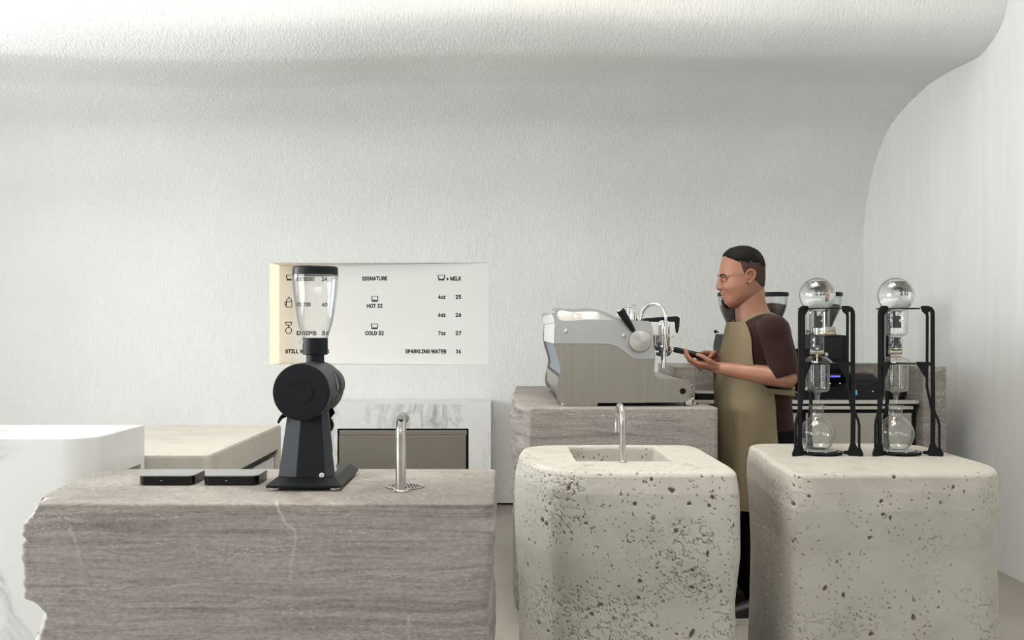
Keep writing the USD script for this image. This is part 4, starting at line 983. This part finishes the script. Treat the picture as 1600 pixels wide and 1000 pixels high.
# small things on the bar behind the panel foot
ta = thing('tamper', 'small steel tamper standing at the right end of the grey stone bar', 'tamper', (P(1083, 0, 4.40)[0], 4.42, ZB))
obj('base', disc(.029, .012, (0, 0, 0), bev=.002), 'polished_steel', ta)
obj('handle', lathe([(0, .011), (.010, .011), (.009, .018), (.014, .024), (.013, .030), (0, .032)], 24), 'polished_steel', ta)
# portafilter locked into the nearest group
po_ = P(1036, 548, 4.42); pf = thing('portafilter', 'portafilter with a black handle locked into the espresso machine in the barista\'s hands', 'portafilter', po_)
Lp = at(po_)
obj('basket', lathe([(0, -.016), (.006, -.016), (.020, -.012), (.0325, -.008), (.0335, .0), (.0335, .006), (0, .006)], 40, (0, 0, -.014)), 'tap_steel', pf)
obj('spout', tube([(0, 0, -.028), (0, 0, -.042), (.004, 0, -.05)], [.009, .009, .007], 12), 'polished_steel', pf)
obj('neck', tube([(.028, 0, -.012), Lp(1049, 546, 4.415), Lp(1053, 546.3, 4.413)], [.009, .0075, .0085], 16), 'polished_steel', pf)
hh = [Lp(1052, 545.8, 4.413), Lp(1053, 546, 4.413), Lp(1056, 546.6, 4.411), Lp(1070, 549.8, 4.405), Lp(1086, 554.2, 4.395), Lp(1098, 557.2, 4.385), Lp(1102.5, 558.8, 4.382), Lp(1103.5, 559.2, 4.382)]
obj('handle', tube(hh, [.008, .0125, .0135, .0130, .0150, .0155, .0140, .008], 20), 'black_satin', pf, label='black handle')
# ------------------------------------------------------------------ things on the back counter
ZK = wz1
def make_espresso_grinder(px, label, dark=True):
    Y = 5.68; k = Y / F
    loc = (P(px, 0, Y)[0], Y, ZK); t_ = thing('espresso_grinder', label, 'grinder', loc, 0, 'espresso grinders on the back counter')
    z = lambda py: P(0, py, Y)[2] - ZK
    obj('body', cat(hull([(sx * .095, y, zz_) for sx in (-1, 1) for y, zz_ in ((-.11, .0), (.13, .0), (-.11, .07), (-.075, .09), (.13, .11))]), hull([(sx * x, y, zz_) for sx in (-1, 1) for x, y, zz_ in ((.095, -.02, .08), (.095, .13, .08), (.1, -.055, z(598)), (.1, -.11, z(575)), (.098, -.115, z(536)), (.085, -.105, z(524)), (.085, .12, z(522)), (.098, .13, z(540)))])), 'black_metal', t_, smooth=18)
    obj('front_plate', hull([(sx * x, y, zz_) for sx in (-1, 1) for x, y, zz_ in ((.06, -.114, z(560)), (.06, -.122, z(540)), (.06, -.118, z(528)), (.06, -.108, z(528)), (.06, -.108, z(560)))]), 'black_satin', t_, smooth=18)
    obj('display', box(-.052, .052, -.119, -.112, z(585) - .014, z(585) + .008, .002), 'black_gloss', t_)
    obj('display_light', box(-.012, .045, -.1205, -.1185, z(585) - .011, z(585) - .001), 'display_blue', t_, label='glowing blue display')
    obj('knob', disc(.012, .014, (-.04, -.118, z(553)), '-y', .002, 20), 'satin_steel', t_)
    for sx in (-1, 1): obj('fork', tube([(sx * .03, -.08, .10), (sx * .03, -.16, .095)], .005, 8), 'polished_steel', t_)
    obj('collar', lathe([(0, z(524)), (.052, z(524)), (.052, z(519)), (.058, z(517)), (.056, z(511)), (0, z(511))], 36), 'satin_steel', t_)
    obj('adjustment_ring', lathe([(0, z(523)), (.060, z(523)), (.061, z(520)), (.059, z(518)), (0, z(518))], 36), 'brass', t_)
    hpz = [(.040, z(511)), (.050, z(504)), (.078, z(488)), (.092, z(474)), (.096, z(462))]
    sp_ = spline([(r, zz_, 0) for r, zz_ in hpz], 18)[:, :2]
    pr = [tuple(p) for p in sp_] + [(p[0] - .002, p[1]) for p in sp_[::-1]] + [tuple(sp_[0])]
    obj('hopper', lathe(pr, 48), 'clear_plastic', t_, label='clear bean hopper')
    bs = [(max(p[0] - .004, 0), p[1] + .001) for p in sp_ if p[1] < z(476)]
    obj('beans', lathe([(0, bs[0][1])] + bs + [(bs[-1][0] * .5, bs[-1][1] + .010), (0, bs[-1][1] + .014)], 40), 'coffee_beans', t_, label='roasted coffee beans')
    obj('lid', lathe([(0, z(463)), (.097, z(463)), (.100, z(462)), (.100, z(458.5)), (.096, z(457)), (0, z(456.6))], 48), 'black_satin', t_)
    obj('side_knob', cat(tube([(-.10, -.02, z(519)), (-.115, -.02, z(518))], .005, 10), disc(.011, .012, (-.126, -.02, z(518)), 'x', .002, 16)), 'black_satin', t_)
    return t_
eg = make_espresso_grinder(1147, 'black espresso grinder with a bean hopper, in front of the barista\'s face')
dup(eg, (P(1206, 0, 5.68)[0], 5.68, ZK), 0, 'black espresso grinder with a bean hopper, behind the barista\'s shoulder')
dup(eg, (P(1290, 0, 5.68)[0], 5.68, ZK), 0, 'black espresso grinder with a blue display, seen through the first glass drip tower')
kb = thing('knock_box', 'black open bin between the barista and the first glass drip tower', 'bin', (P(1257, 0, 5.56)[0], 5.56, ZK))
kbz = P(0, 545, 5.56)[2] - ZK
tm_ = to_mf(hull([(sx * x, y, z_) for sx in (-1, 1) for x, y, z_ in ((.046, -.05, 0), (.046, .05, 0), (.054, -.055, kbz), (.054, .055, kbz))])) - to_mf(box(-.046, .046, -.047, .047, .03, kbz + .1))
obj('bin', to_tm(tm_), 'black_metal', kb, smooth=20); obj('label_plate', box(-.03, .0, -.0535, -.0505, .055, .075), 'paper_label', kb)
# receipt printer
pr_ = thing('receipt_printer', 'black receipt printer with a small blue light on the back counter', 'printer', (P(1346, 0, 5.62)[0], 5.62, ZK))
zp = lambda py: P(0, py, 5.55)[2] - ZK
obj('body', hull([(sx * .083, y, z_) for sx in (-1, 1) for y, z_ in ((-.08, .0), (.10, .0), (-.085, .01), (-.085, zp(594)), (.10, zp(590)))]), 'black_satin', pr_, smooth=15)
obj('lid', hull([(sx * x, y, z_) for sx in (-1, 1) for x, y, z_ in ((.078, -.078, zp(593.6)), (.078, .09, zp(590)), (.062, -.01, zp(585)), (.062, .085, zp(583)))]), 'black_metal', pr_, smooth=15)
obj('warning_sticker', xf(box(-.02, .02, -.007, .007, 0, .0015), None, (-.012, .02, zp(584.2) + .001)), 'sticker_red', pr_)
obj('sticker', box(-.078, -.058, -.0875, -.0846, zp(617), zp(609)), 'sticker_cyan', pr_)
obj('power_light', disc(.0045, .004, (.035, -.085, zp(611)), '-y', .001, 12), 'led_blue', pr_, label='small blue light')
obj('front_slot', box(-.07, .02, -.087, -.084, zp(600) - .001, zp(600) + .003), 'grinder_side', pr_)
# black round caddy
cd = thing('round_caddy', 'low black round dish beside the receipt printer', 'dish', (P(1400, 0, 5.58)[0], 5.58, ZK))
obj('dish', lathe([(0, 0), (.052, 0), (.060, .010), (.062, .045), (.058, .046), (.055, .012), (0, .008)], 36), 'black_gloss', cd)
obj('insert', lathe([(0, .009), (.046, .009), (.050, .040), (.02, .046), (0, .046)], 32), 'black_rubber', cd)
# key tag hanging from the fridge lock
kt = thing('key_tag', 'blue and white key tag hanging at the fridge door lock', 'key tag', P(1388, 641, 5.468))
c_, s_ = math.cos(math.radians(-16)), math.sin(math.radians(-16)); R_ = np.array([[c_, 0, -s_], [0, 1, 0], [s_, 0, c_]])
tg_ = obj('tag', xf(plate_xz(rrect(-.011, .011, -.062, -.004, .004), -.0015, .0015), R_), 'paper_label', kt)
obj('tag_end', xf(plate_xz(rrect(-.0105, .0105, -.0615, -.036, .004), -.0022, -.0014), R_), 'tag_blue', tg_)
obj('key', tube([(-.033, .004, .002), (-.01, .0, .0), (0, 0, -.006)], .0032, 8), 'black_metal', kt)
# folded dark towel and steel tray at the left end of the back counter
tw = thing('steel_tray', 'shallow steel tray on the back counter left of the barista', 'tray', (P(1112, 0, 5.5)[0], 5.56, ZK))
tz_ = P(0, 612, 5.5)[2] - ZK
obj('stand', box(-.085, .07, -.05, .06, 0, tz_ - .012, .003), 'black_metal', tw)
obj('tray', box(-.10, .08, -.07, .08, tz_ - .012, tz_, .003), 'rail_steel', tw)
# ------------------------------------------------------------------ the barista
YB = 4.46; KB = YB / F
bo = (P(1182, 0, YB)[0], YB, 0.0)
person = thing('person', 'person in a maroon T-shirt and khaki apron working at the espresso machine', 'person', bo)
def B(px, py, dy=0.0):
    """pixel at the person's depth -> local x, z; dy from the body's mid plane (negative: towards us)"""
    return np.array([(px - CX) * KB - bo[0], dy, H - (py - CY) * KB])

def loft(rows, n=48, p=1.0):
    """rows: (z, x_front, x_back, half width, [squareness]); front is -x. Closed solid."""
    R = []
    a = np.linspace(0, 2 * np.pi, n, endpoint=False)
    for r in rows:
        z, f, b, w = r[:4]; e = r[4] if len(r) > 4 else p
        ca, sa = np.cos(a), np.sin(a)
        R.append(np.stack([(f + b) / 2 - (b - f) / 2 * np.sign(ca) * np.abs(ca) ** e, w * np.sign(sa) * np.abs(sa) ** e, np.full(n, z)], 1))
    return grid_mesh(np.array(R))
def dense_rows(rows, m):
    a = np.array(rows, float); a = a[np.argsort(a[:, 0])]
    f = PchipInterpolator(a[:, 0], a[:, 1:]); z = np.linspace(a[0, 0], a[-1, 0], m)
    return [(zz,) + tuple(f(zz)) for zz in z]
def px_rows(rows):
    return [(H - (y - CY) * KB, (xf_ - CX) * KB - bo[0], (xb - CX) * KB - bo[0]) + tuple(rest) for y, xf_, xb, *rest in rows]
def ball(c, r, n=20): return m3.Manifold.sphere(r, n).translate(tuple(c))
def bone(c0, r0, c1, r1, n=24):
    return Manifold.batch_hull([ball(c0, r0, n), ball(c1, r1, n)])
def smoothed(mf, ln, it=12, lim=.7):
    m = to_tm(mf.refine_to_length(ln)); m.merge_vertices()
    v0 = np.array(m.vertices); trimesh.smoothing.filter_taubin(m, lamb=.5, nu=.53, iterations=it)
    dv = np.array(m.vertices) - v0; L_ = np.linalg.norm(dv, axis=1, keepdims=True); m.vertices = v0 + dv * np.minimum(1, ln * lim / (L_ + 1e-9)); return m
def union(ms):
    out = ms[0]
    for x in ms[1:]: out = out + x
    return out

# head: skull and face from sections, then nose, brow, lips, ears
hw = KB
head_rows = px_rows([
    (387.6, 1154, 1166, .020), (389, 1147, 1171, .040), (393, 1138.5, 1180, .062), (400, 1131.5, 1187, .079), (410, 1127.2, 1192, .088), (420, 1125.2, 1194, .092), (429, 1124.4, 1194.3, .092),
    (435, 1126.0, 1194, .090), (441, 1126.3, 1193.5, .089), (448, 1125.8, 1192.5, .087), (455, 1126.6, 1190, .082), (462, 1128.0, 1184, .076), (468, 1128.8, 1176, .068), (473, 1129.6, 1168, .058), (477.5, 1131.5, 1160, .044), (481, 1135, 1153, .024)])
skull_rows = dense_rows(head_rows, 70)
skull = loft(skull_rows, 72, .94)
v = np.array(skull.vertices)
# flatten the face a little towards the front and hollow the eye sockets
zof_ = lambda py: H - (py - CY) * KB
xof_ = lambda px: (px - CX) * KB - bo[0]
for sy in (-1, 1):
    dd = np.sqrt(((v[:, 0] - xof_(1128)) / .030) ** 2 + ((v[:, 1] - sy * .034) / .022) ** 2 + ((v[:, 2] - zof_(437)) / .014) ** 2)
    v[:, 0] += .010 * np.exp(-dd ** 2 * 1.2)
    dd = np.sqrt(((v[:, 0] - xof_(1132)) / .05) ** 2 + ((v[:, 1] - sy * .052) / .026) ** 2 + ((v[:, 2] - zof_(450)) / .022) ** 2)
    v[:, 0] -= .006 * np.exp(-dd ** 2); v[:, 1] += sy * .004 * np.exp(-dd ** 2)
skull.vertices = v
hd = [to_mf(skull)]
def H3(px, py, y): return (xof_(px), y, zof_(py))
sk_z = np.array([r[0] for r in skull_rows]); sk_r = np.array([r[1:4] for r in skull_rows])
def FC(py, y, out=0.0):
    """a point on the front of the face at that height and sideways place, out metres proud of it"""
    z = zof_(py); f, b_, w = (np.interp(z, sk_z, sk_r[:, i]) for i in range(3))
    return ((f + b_) / 2 - (b_ - f) / 2 * math.sqrt(max(1 - (abs(y) / w) ** 2.1, 0)) ** .94 - out, y, z)
def hullb(bs): return Manifold.batch_hull([ball(c, r, 20) for c, r in bs])
hd.append(hullb([(FC(432, 0, -.003), .0085), (H3(1123.4, 443, 0), .0075), (H3(1121.2, 449.0, 0), .0085), (FC(450.5, .013, .001), .0075), (FC(450.5, -.013, .001), .0075), (FC(453.8, 0, .000), .0065)]))
for sy in (-1, 1):
    hd.append(hullb([(FC(431.5, sy * .012, -.006), .009), (FC(430.5, sy * .034, -.004), .0095), (FC(432, sy * .054, -.008), .009)]))
hd.append(hullb([(FC(459.6, -.018, -.0035), .005), (FC(459.4, 0, -.0005), .0055), (FC(459.6, .018, -.0035), .005)]))
hd.append(hullb([(FC(464.6, -.016, -.0035), .0055), (FC(464.8, 0, -.0005), .0062), (FC(464.6, .016, -.0035), .0055)]))
hd.append(hullb([(FC(473.5, -.013, -.008), .0125), (FC(473.5, .013, -.008), .0125)]))
for sy in (-1, 1):
    rim = spline([H3(1159.5, 443.5, sy * .089), H3(1157.6, 437, sy * .0935), H3(1158.2, 429, sy * .097), H3(1161.5, 424.6, sy * .1015), H3(1166.5, 424.0, sy * .105), H3(1170.2, 427.5, sy * .106), H3(1170.2, 433, sy * .104), H3(1167.8, 438.5, sy * .100), H3(1163.0, 443.6, sy * .093)], 26)
    hd.append(Manifold.batch_hull([ball(H3(x, y, sy * .090), .0075, 20) for x, y in ((1160, 441), (1159.5, 431), (1163, 427), (1168, 428.5), (1167.5, 435), (1163.5, 441))]))
    for i in range(len(rim) - 1): hd.append(bone(rim[i], .0052, rim[i + 1], .0052, 12))
    hd.append(bone(H3(1160.2, 436.5, sy * .097), .0058, H3(1159.0, 433.0, sy * .096), .005, 12))
head = to_mf(smoothed(union(hd), .0042, 16, 1.0))

# neck, trunk, legs
neck = to_mf(loft(dense_rows(px_rows([(446, 1150, 1193.5, .062), (462, 1147.5, 1194.5, .066), (480, 1149, 1199, .070), (495, 1150, 1207, .080), (510, 1152, 1214, .12), (525, 1152, 1218, .15)]), 24), 40))
trunk_px = [(490, 1166, 1205, .085, 1.), (497, 1157, 1211, .125, .95), (506, 1148, 1217, .180, .9), (518, 1142, 1222, .215, .85), (540, 1136, 1228, .218, .85), (570, 1130, 1231, .205, .88), (600, 1125, 1231, .196, .9), (635, 1124, 1233, .192, .9), (665, 1128, 1237, .190, .9), (695, 1132, 1238, .185, .9), (712, 1138, 1236, .17, .9)]
trunk_rows = dense_rows(px_rows(trunk_px), 46)
def inset(rows, d): return [(z, f + d, b - d, w - d, e) for z, f, b, w, e in rows]
trunk = to_mf(loft(inset(trunk_rows, .012), 48))
sk = [trunk, neck]
SH = {-1: B(1190, 517, -.195), 1: B(1186, 515, .188)}
EL = {-1: B(1205, 587, -.255), 1: B(1200, 590, .235)}
WR = {-1: B(1114, 573.5, -.125), 1: B(1122, 562, .06)}
for s_ in (-1, 1):
    sk += [bone(SH[s_], .058, EL[s_], .043), bone(EL[s_], .043, EL[s_] * .72 + WR[s_] * .28, .046), bone(EL[s_] * .72 + WR[s_] * .28, .046, WR[s_], .0285)]
    hip, knee, ank = B(1186, 700, s_ * .09), B(1176, 822, s_ * .105), B(1184, 941, s_ * .11)
    sk += [bone(hip, .088, knee, .058), bone(knee, .058, ank, .042), bone(ank + [0, 0, -.01], .038, ank + [-.12, 0, -.045], .028)]
body0 = to_mf(smoothed(union(sk), .016, 8))

# hands: palm and five separate bent fingers
def hand(wrist, xdir, up, side, curl, thumb, size=1.0):
    """xdir: wrist to knuckles; up: out of the back of the hand; side=+1 puts the thumb on +y of (up x xdir)"""
    x = np.array(xdir, float); x /= np.linalg.norm(x); z = np.array(up, float); z -= x * (z @ x); z /= np.linalg.norm(z); y = np.cross(z, x) * side
    W = lambda a, b, c: np.array(wrist) + size * (a * x + b * y + c * z)
    parts = [Manifold.batch_hull([ball(W(-.005, .014, 0), .017 * size, 16), ball(W(-.005, -.014, 0), .017 * size, 16), ball(W(.05, .030, -.002), .0135 * size, 16), ball(W(.05, -.030, -.002), .0125 * size, 16), ball(W(.088, .030, 0), .0105 * size, 16), ball(W(.088, .010, .003), .011 * size, 16), ball(W(.086, -.012, .002), .0105 * size, 16), ball(W(.078, -.032, -.001), .0095 * size, 16)])]
    parts.append(Manifold.batch_hull([ball(W(.012, .020, -.006), .016 * size, 16), ball(W(.045, .034, -.010), .012 * size, 16), ball(W(.05, .012, -.008), .010 * size, 16)]))
    lens = [(.043, .026, .021), (.047, .030, .023), (.043, .028, .022), (.034, .021, .019)]
    base = [(.088, .030, 0), (.090, .010, .003), (.087, -.012, .002), (.079, -.032, -.001)]
    rad = [.0092, .0095, .0090, .0080]
    for i in range(4):
        p = np.array(base[i]); ang = 0; last = p; sp_ = (.06, .015, -.03, -.08)[i]
        for j in range(3):
            ang += curl[j] * (1 + .06 * i); L_ = lens[i][j]
            q = last + L_ * np.array([math.cos(ang) * math.cos(sp_), math.sin(sp_), -math.sin(ang)])
            parts.append(bone(W(*last), rad[i] * size * (1 - .07 * j), W(*q), rad[i] * size * (.93 - .08 * j), 14)); last = q
    tb = [np.array(t_) for t_ in thumb]
    for a_, b_, r0, r1 in ((tb[0], tb[1], .0125, .0110), (tb[1], tb[2], .0108, .0100), (tb[2], tb[3], .0100, .0078)):
        parts.append(bone(W(*a_), r0 * size, W(*b_), r1 * size, 14))
    return to_mf(smoothed(union(parts), .004, 7))
PH = lambda px, py, Y: P(px, py, Y) - np.array(bo)
# left hand cradles the handle from below, palm up, fingertips rising behind it
hl = hand(WR[-1] + [-.004, 0, .000], (-1, .22, .16), (.05, -.30, -1), -1, (.30, .55, .40), [(.012, .026, -.006), (.046, .050, -.016), (.078, .052, -.030), (.102, .044, -.036)], 1.02)
# right hand closes on the end of the handle from behind
hr = hand(WR[1] + [-.004, 0, .003], (-1, -.62, .10), (.1, .9, .45), 1, (.45, .75, .5), [(.012, .026, -.004), (.044, .046, -.016), (.070, .044, -.034), (.090, .036, -.046)], 1.0)
body = union([body0, head, hl, hr])
obj('body', to_tm(body), 'skin', person, smooth=45)

# hair: a cap over the skull that dips under the skin outside the hairline
hr_ = loft(skull_rows, 96, .94); v = np.array(hr_.vertices); n_ = vertex_normals(hr_)
px_ = (v[:, 0] + bo[0]) / KB + CX; py_ = CY - (v[:, 2] - H) / KB
line_x = np.interp(py_, [388, 396, 403, 408, 412, 424, 434, 440, 447, 452], [1120, 1128, 1131.5, 1141, 1147, 1151, 1155, 1172, 1180, 1186])
mask = np.clip((px_ - line_x) / 3.5, 0, 1) * np.clip((453 - py_) / 5, 0, 1)
texture = (fbm(v * np.array([130, 130, 60]), 2, 3) - .5) * .003
fade_y = np.interp(px_, [1140, 1150, 1165, 1180, 1195], [412, 411, 413, 418, 424]) + (fbm(v * 60, 2, 77) - .5) * 14
top = np.clip((fade_y - py_) / 9 + .5, 0, 1)
v0 = v.copy()
hr_.vertices = v0 + n_ * (mask * top * (np.interp(py_, [388, 402, 420], [.014, .012, .008]) + texture) - .005 + .001 * top)[:, None]
hp_ = obj('hair', hr_, 'hair', person, smooth=True, label='short black hair on top')
fd = hr_.copy(); fd.vertices = v0 + n_ * (mask * (.0066 + texture * .4) - .0045)[:, None]
obj('hair_fade', fd, 'hair_fade', hp_, smooth=True, label='closely cropped hair at the sides and nape')
# brows, eyes, lips, goatee
for sy in (-1, 1):
    obj('eyebrow', to_tm(hullb([(FC(431.6, sy * .016, .0035), .0034), (FC(429.6, sy * .034, .0050), .0036), (FC(431.2, sy * .054, .0010), .0028)])), 'hair', person)
    ec = np.array(FC(438, sy * .033, -.0075))
    e_ = obj('eye', to_tm(ball(ec, .0115, 28)), 'eye_white', person)
    obj('iris', to_tm(ball(ec + [-.0068, sy * .001, -.0022], .0056, 20)), 'eye_dark', e_)
    obj('eyelid', to_tm(Manifold.sphere(.0134, 28).scale((1, 1.12, .95)).translate(tuple(ec)) - to_mf(box(ec[0] - .03, ec[0] + .03, ec[1] - .03, ec[1] + .03, ec[2] - .03, ec[2] - .0008))), 'skin', person)
    obj('lower_eyelid', to_tm(Manifold.sphere(.0130, 28).scale((1, 1.12, .95)).translate(tuple(ec)) - to_mf(box(ec[0] - .03, ec[0] + .03, ec[1] - .03, ec[1] + .03, ec[2] - .0052, ec[2] + .03))), 'skin', person)
obj('lips', to_tm(union([hullb([(FC(460.0, -.018, -.0015), .0034), (FC(459.8, 0, .0018), .0042), (FC(460.0, .018, -.0015), .0034)]), hullb([(FC(463.9, -.015, -.0015), .0038), (FC(464.0, 0, .0016), .0048), (FC(463.9, .015, -.0015), .0038)])])), 'lip', person)
gt = Manifold.batch_hull([ball(FC(y, q, -.003), .0085, 16) for y, q in ((470, -.006), (470, .006), (473, -.014), (473, .014), (477, -.018), (477, .018), (479.5, -.012), (479.5, .012))] + [ball(H3(1138.5, 481, 0), .007, 16)])
obj('goatee', to_tm(gt), 'hair', person, label='short black goatee')

# T-shirt: trunk and sleeves
sl = []
for s_ in (-1, 1):
    e2 = SH[s_] * .06 + EL[s_] * .94
    sl.append(Manifold.batch_hull([ball(SH[s_], .076, 24), ball(SH[s_] * .5 + EL[s_] * .5, .070, 24)]))
    sl.append(Manifold.batch_hull([ball(SH[s_] * .5 + EL[s_] * .5, .070, 24), ball(SH[s_] * .12 + EL[s_] * .88, .063, 24)]))
tr_rows = [r for r in trunk_rows if r[0] > zof_(702)]
tee = to_mf(loft(tr_rows, 56)) + union(sl)
tee = to_mf(smoothed(tee, .013, 60, 2.2))
tee = tee - Manifold.batch_hull([ball(B(1168, 470, 0), .076, 32), ball(B(1166, 497, 0), .070, 32)])
# sleeve openings
for s_ in (-1, 1):
    ax = (EL[s_] - SH[s_]); ax /= np.linalg.norm(ax); c0 = SH[s_] * .03 + EL[s_] * .97
    zax = ax; xa = np.cross(zax, [0, 1, 0]); xa /= np.linalg.norm(xa); ya = np.cross(zax, xa)
    tee = tee - Manifold.cylinder(.16, .074, .074, 28).transform(np.column_stack([xa, ya, zax, c0]))
tm_ = to_tm(tee.refine_to_length(.02)); v = np.array(tm_.vertices)
v += vertex_normals(tm_) * ((fbm(v * np.array([7, 7, 11]), 3, 21) - .5) * .016)[:, None]; tm_.vertices = v
tee_v, tee_n = np.array(tm_.vertices), vertex_normals(tm_)
obj('t_shirt', tm_, 'cloth_maroon', person, smooth=50)

# trousers and shoes
tro = []
for s_ in (-1, 1):
    hip, knee, ank = B(1187, 690, s_ * .092), B(1177, 822, s_ * .105), B(1184, 938, s_ * .11)
    tro += [bone(hip, .104, knee, .076), bone(knee, .076, ank, .060)]
tro.append(to_mf(loft(dense_rows(px_rows([(668, 1132, 1240, .188, .9), (690, 1134, 1243, .192, .9), (715, 1140, 1243, .19, .9), (740, 1150, 1238, .17, .9)]), 14), 48)))
tro = to_mf(smoothed(union(tro), .016, 10)) - to_mf(box(-1, 1, -1, 1, -.2, .050)); tm_ = to_tm(tro); v = np.array(tm_.vertices)
v += vertex_normals(tm_) * ((fbm(v * np.array([8, 8, 12]), 3, 33) - .5) * .014)[:, None]; tm_.vertices = v
obj('trousers', tm_, 'cloth_black', person, smooth=50)
for s_ in (-1, 1):
    ank = B(1184, 941, s_ * .11); ax_, ay_ = ank[0], ank[1]
    up_ = Manifold.batch_hull([ball((ax_ + .035, ay_, .050), .036, 16), ball((ax_ + .01, ay_, .085), .045, 16), ball((ax_ - .06, ay_, .055), .042, 16), ball((ax_ - .14, ay_, .038), .038, 16), ball((ax_ - .175, ay_, .034), .030, 16)]) - to_mf(box(-1, 1, -1, 1, -.2, .022))
    sh = obj('shoe', to_tm(up_), 'shoe_black', person, smooth=40)
    so_ = plate_xy(LineString([(ax_ + .035, ay_), (ax_ - .165, ay_)]).buffer(.046), 0.001, .026)
    obj('shoe_sole', so_, 'shoe_white', sh, smooth=40, label='pale shoe sole')
    for i in range(4): obj('shoe_lace', tube([(ax_ - .035 - .022 * i, ay_ - .022, .088 - .010 * i), (ax_ - .040 - .022 * i, ay_ + .022, .088 - .010 * i)], .0035, 8), 'shoe_white', sh)

# apron: a curved panel in front of the trunk, bib above, skirt below
ap = [(503, 1141, 1220, .19, .9, 47, 47), (512, 1139.5, 1222, .205, .88, 54, 54), (530, 1135.5, 1226, .222, .86, 62, 62), (550, 1131, 1229, .222, .87, 66, 66), (575, 1126.5, 1232, .212, .88, 73, 73), (597, 1122.5, 1234, .205, .9, 86, 86), (612, 1121, 1235, .202, .9, 100, 100), (640, 1120.5, 1237, .203, .9, 102, 102), (680, 1121.5, 1240, .204, .9, 102, 102), (730, 1122.5, 1243, .207, .9, 103, 103), (787, 1123.5, 1246, .212, .9, 104, 104)]
apr = dense_rows([(H - (y - CY) * KB, xof_(f), xof_(b), w, e, a0, a1) for y, f, b, w, e, a0, a1 in ap], 64)
NA = 60; outer, inner_ = [], []
for z, f, b, w, e, a0, a1 in apr:
    a = np.radians(np.linspace(-a0, a1, NA)); ca, sa = np.cos(a), np.sin(a)
    wav = .010 * np.sin(a * 7 + z * 3) * np.clip((zof_(620) - z) / .4, 0, 1) + (fbm(np.stack([a * 2.2, np.full(NA, z * 6), a * 0], 1), 2, 41) - .5) * .012
    for dst, off in ((outer, .0065), (inner_, .0035)):
        dst.append(np.stack([(f + b) / 2 - ((b - f) / 2 + off + wav) * np.sign(ca) * np.abs(ca) ** e, (w + off + wav) * np.sign(sa) * np.abs(sa) ** e, np.full(NA, z)], 1))
Go, Gi = np.array(outer), np.array(inner_); ring_ = np.concatenate([Go, Gi[:, ::-1]], 1)
obj('apron', grid_mesh(ring_), 'apron_canvas', person, smooth=50)
# straps: round the neck, down the back, and the tied waist band
def band(pts, w=.016, t=.003, n=50, wdir=None):
    p = spline(pts, n); tg = np.gradient(p, axis=0); tg /= np.linalg.norm(tg, axis=1, keepdims=True)
    c = np.array([.0, 0, 1.3]); R = []
    for i in range(n):
        out_ = p[i] - np.array([B(1182, 0)[0], 0, p[i][2] - .02]); out_ -= tg[i] * (out_ @ tg[i]); out_ /= np.linalg.norm(out_) + 1e-9
        s = np.cross(tg[i], out_)
        R.append([p[i] + s * w + out_ * t, p[i] - s * w + out_ * t, p[i] - s * w - out_ * t, p[i] + s * w - out_ * t])
    return grid_mesh(np.array(R))
from scipy.spatial import cKDTree
tee_tree = cKDTree(tee_v)
def cling(pts, w, off, n=60):
    """a flat band laid on the T-shirt along the points"""
    p = spline(pts, n); _, k = tee_tree.query(p, k=12); nn_ = tee_n[k].mean(1); nn_ /= np.linalg.norm(nn_, axis=1, keepdims=True)
    q = p - nn_ * ((p - tee_v[k].mean(1)) * nn_).sum(1, keepdims=True)
    for _ in range(6): q[1:-1] = (q[:-2] + 2 * q[1:-1] + q[2:]) / 4; nn_[1:-1] = (nn_[:-2] + 2 * nn_[1:-1] + nn_[2:]) / 4
    tg = np.gradient(q, axis=0); tg /= np.linalg.norm(tg, axis=1, keepdims=True); sd = np.cross(tg, nn_); sd /= np.linalg.norm(sd, axis=1, keepdims=True)
    lo_, hi_ = q + nn_ * .001, q + nn_ * off
    return grid_mesh(np.stack([hi_ + sd * w, hi_ - sd * w, lo_ - sd * w, lo_ + sd * w], 1))
for sy in (-1, 1):
    obj('neck_strap', cling([B(1140.5, 508, sy * .100), B(1145, 498, sy * .108), B(1155, 492, sy * .110), B(1170, 486, sy * .100), B(1190, 484, sy * .086), B(1202, 486, sy * .06), B(1207, 488, sy * .02)], .017, .007), 'apron_canvas', person)
    obj('shoulder_strap', cling([B(1203, 488, sy * .075), B(1215, 500, sy * .095), B(1226, 522, sy * .10), B(1231, 550, sy * .09), B(1233, 585, sy * .075), B(1235, 610, sy * .06)], .015, .008), 'apron_canvas', person)
    obj('waist_tie', band([B(1176, 606, sy * .2135), B(1200, 608.5, sy * .198), B(1220, 611, sy * .155), B(1233, 613, sy * .08), B(1237, 615, 0)], .012, .004), 'apron_canvas', person)
obj('bow', cat(*[tube(spline([B(1237, 614, 0), B(1243, 610 - 4 * s_, s_ * .03), B(1245, 618, s_ * .06), B(1240, 620, s_ * .02)], 16), .008, 8) for s_ in (-1, 1)]), 'apron_canvas', person)

# ------------------------------------------------------------------ warm ceiling spots, above the frame
for x, y, z in LAMPS:
    d_ = UsdLux.DiskLight.Define(stage, '/World/' + numbered('/World', 'ceiling_spot_light')); d_.CreateRadiusAttr(.033); d_.CreateIntensityAttr(LAMP_POWER); d_.CreateColorAttr((1.0, .72, .45))
    d_.AddTranslateOp().Set((x, y, z))
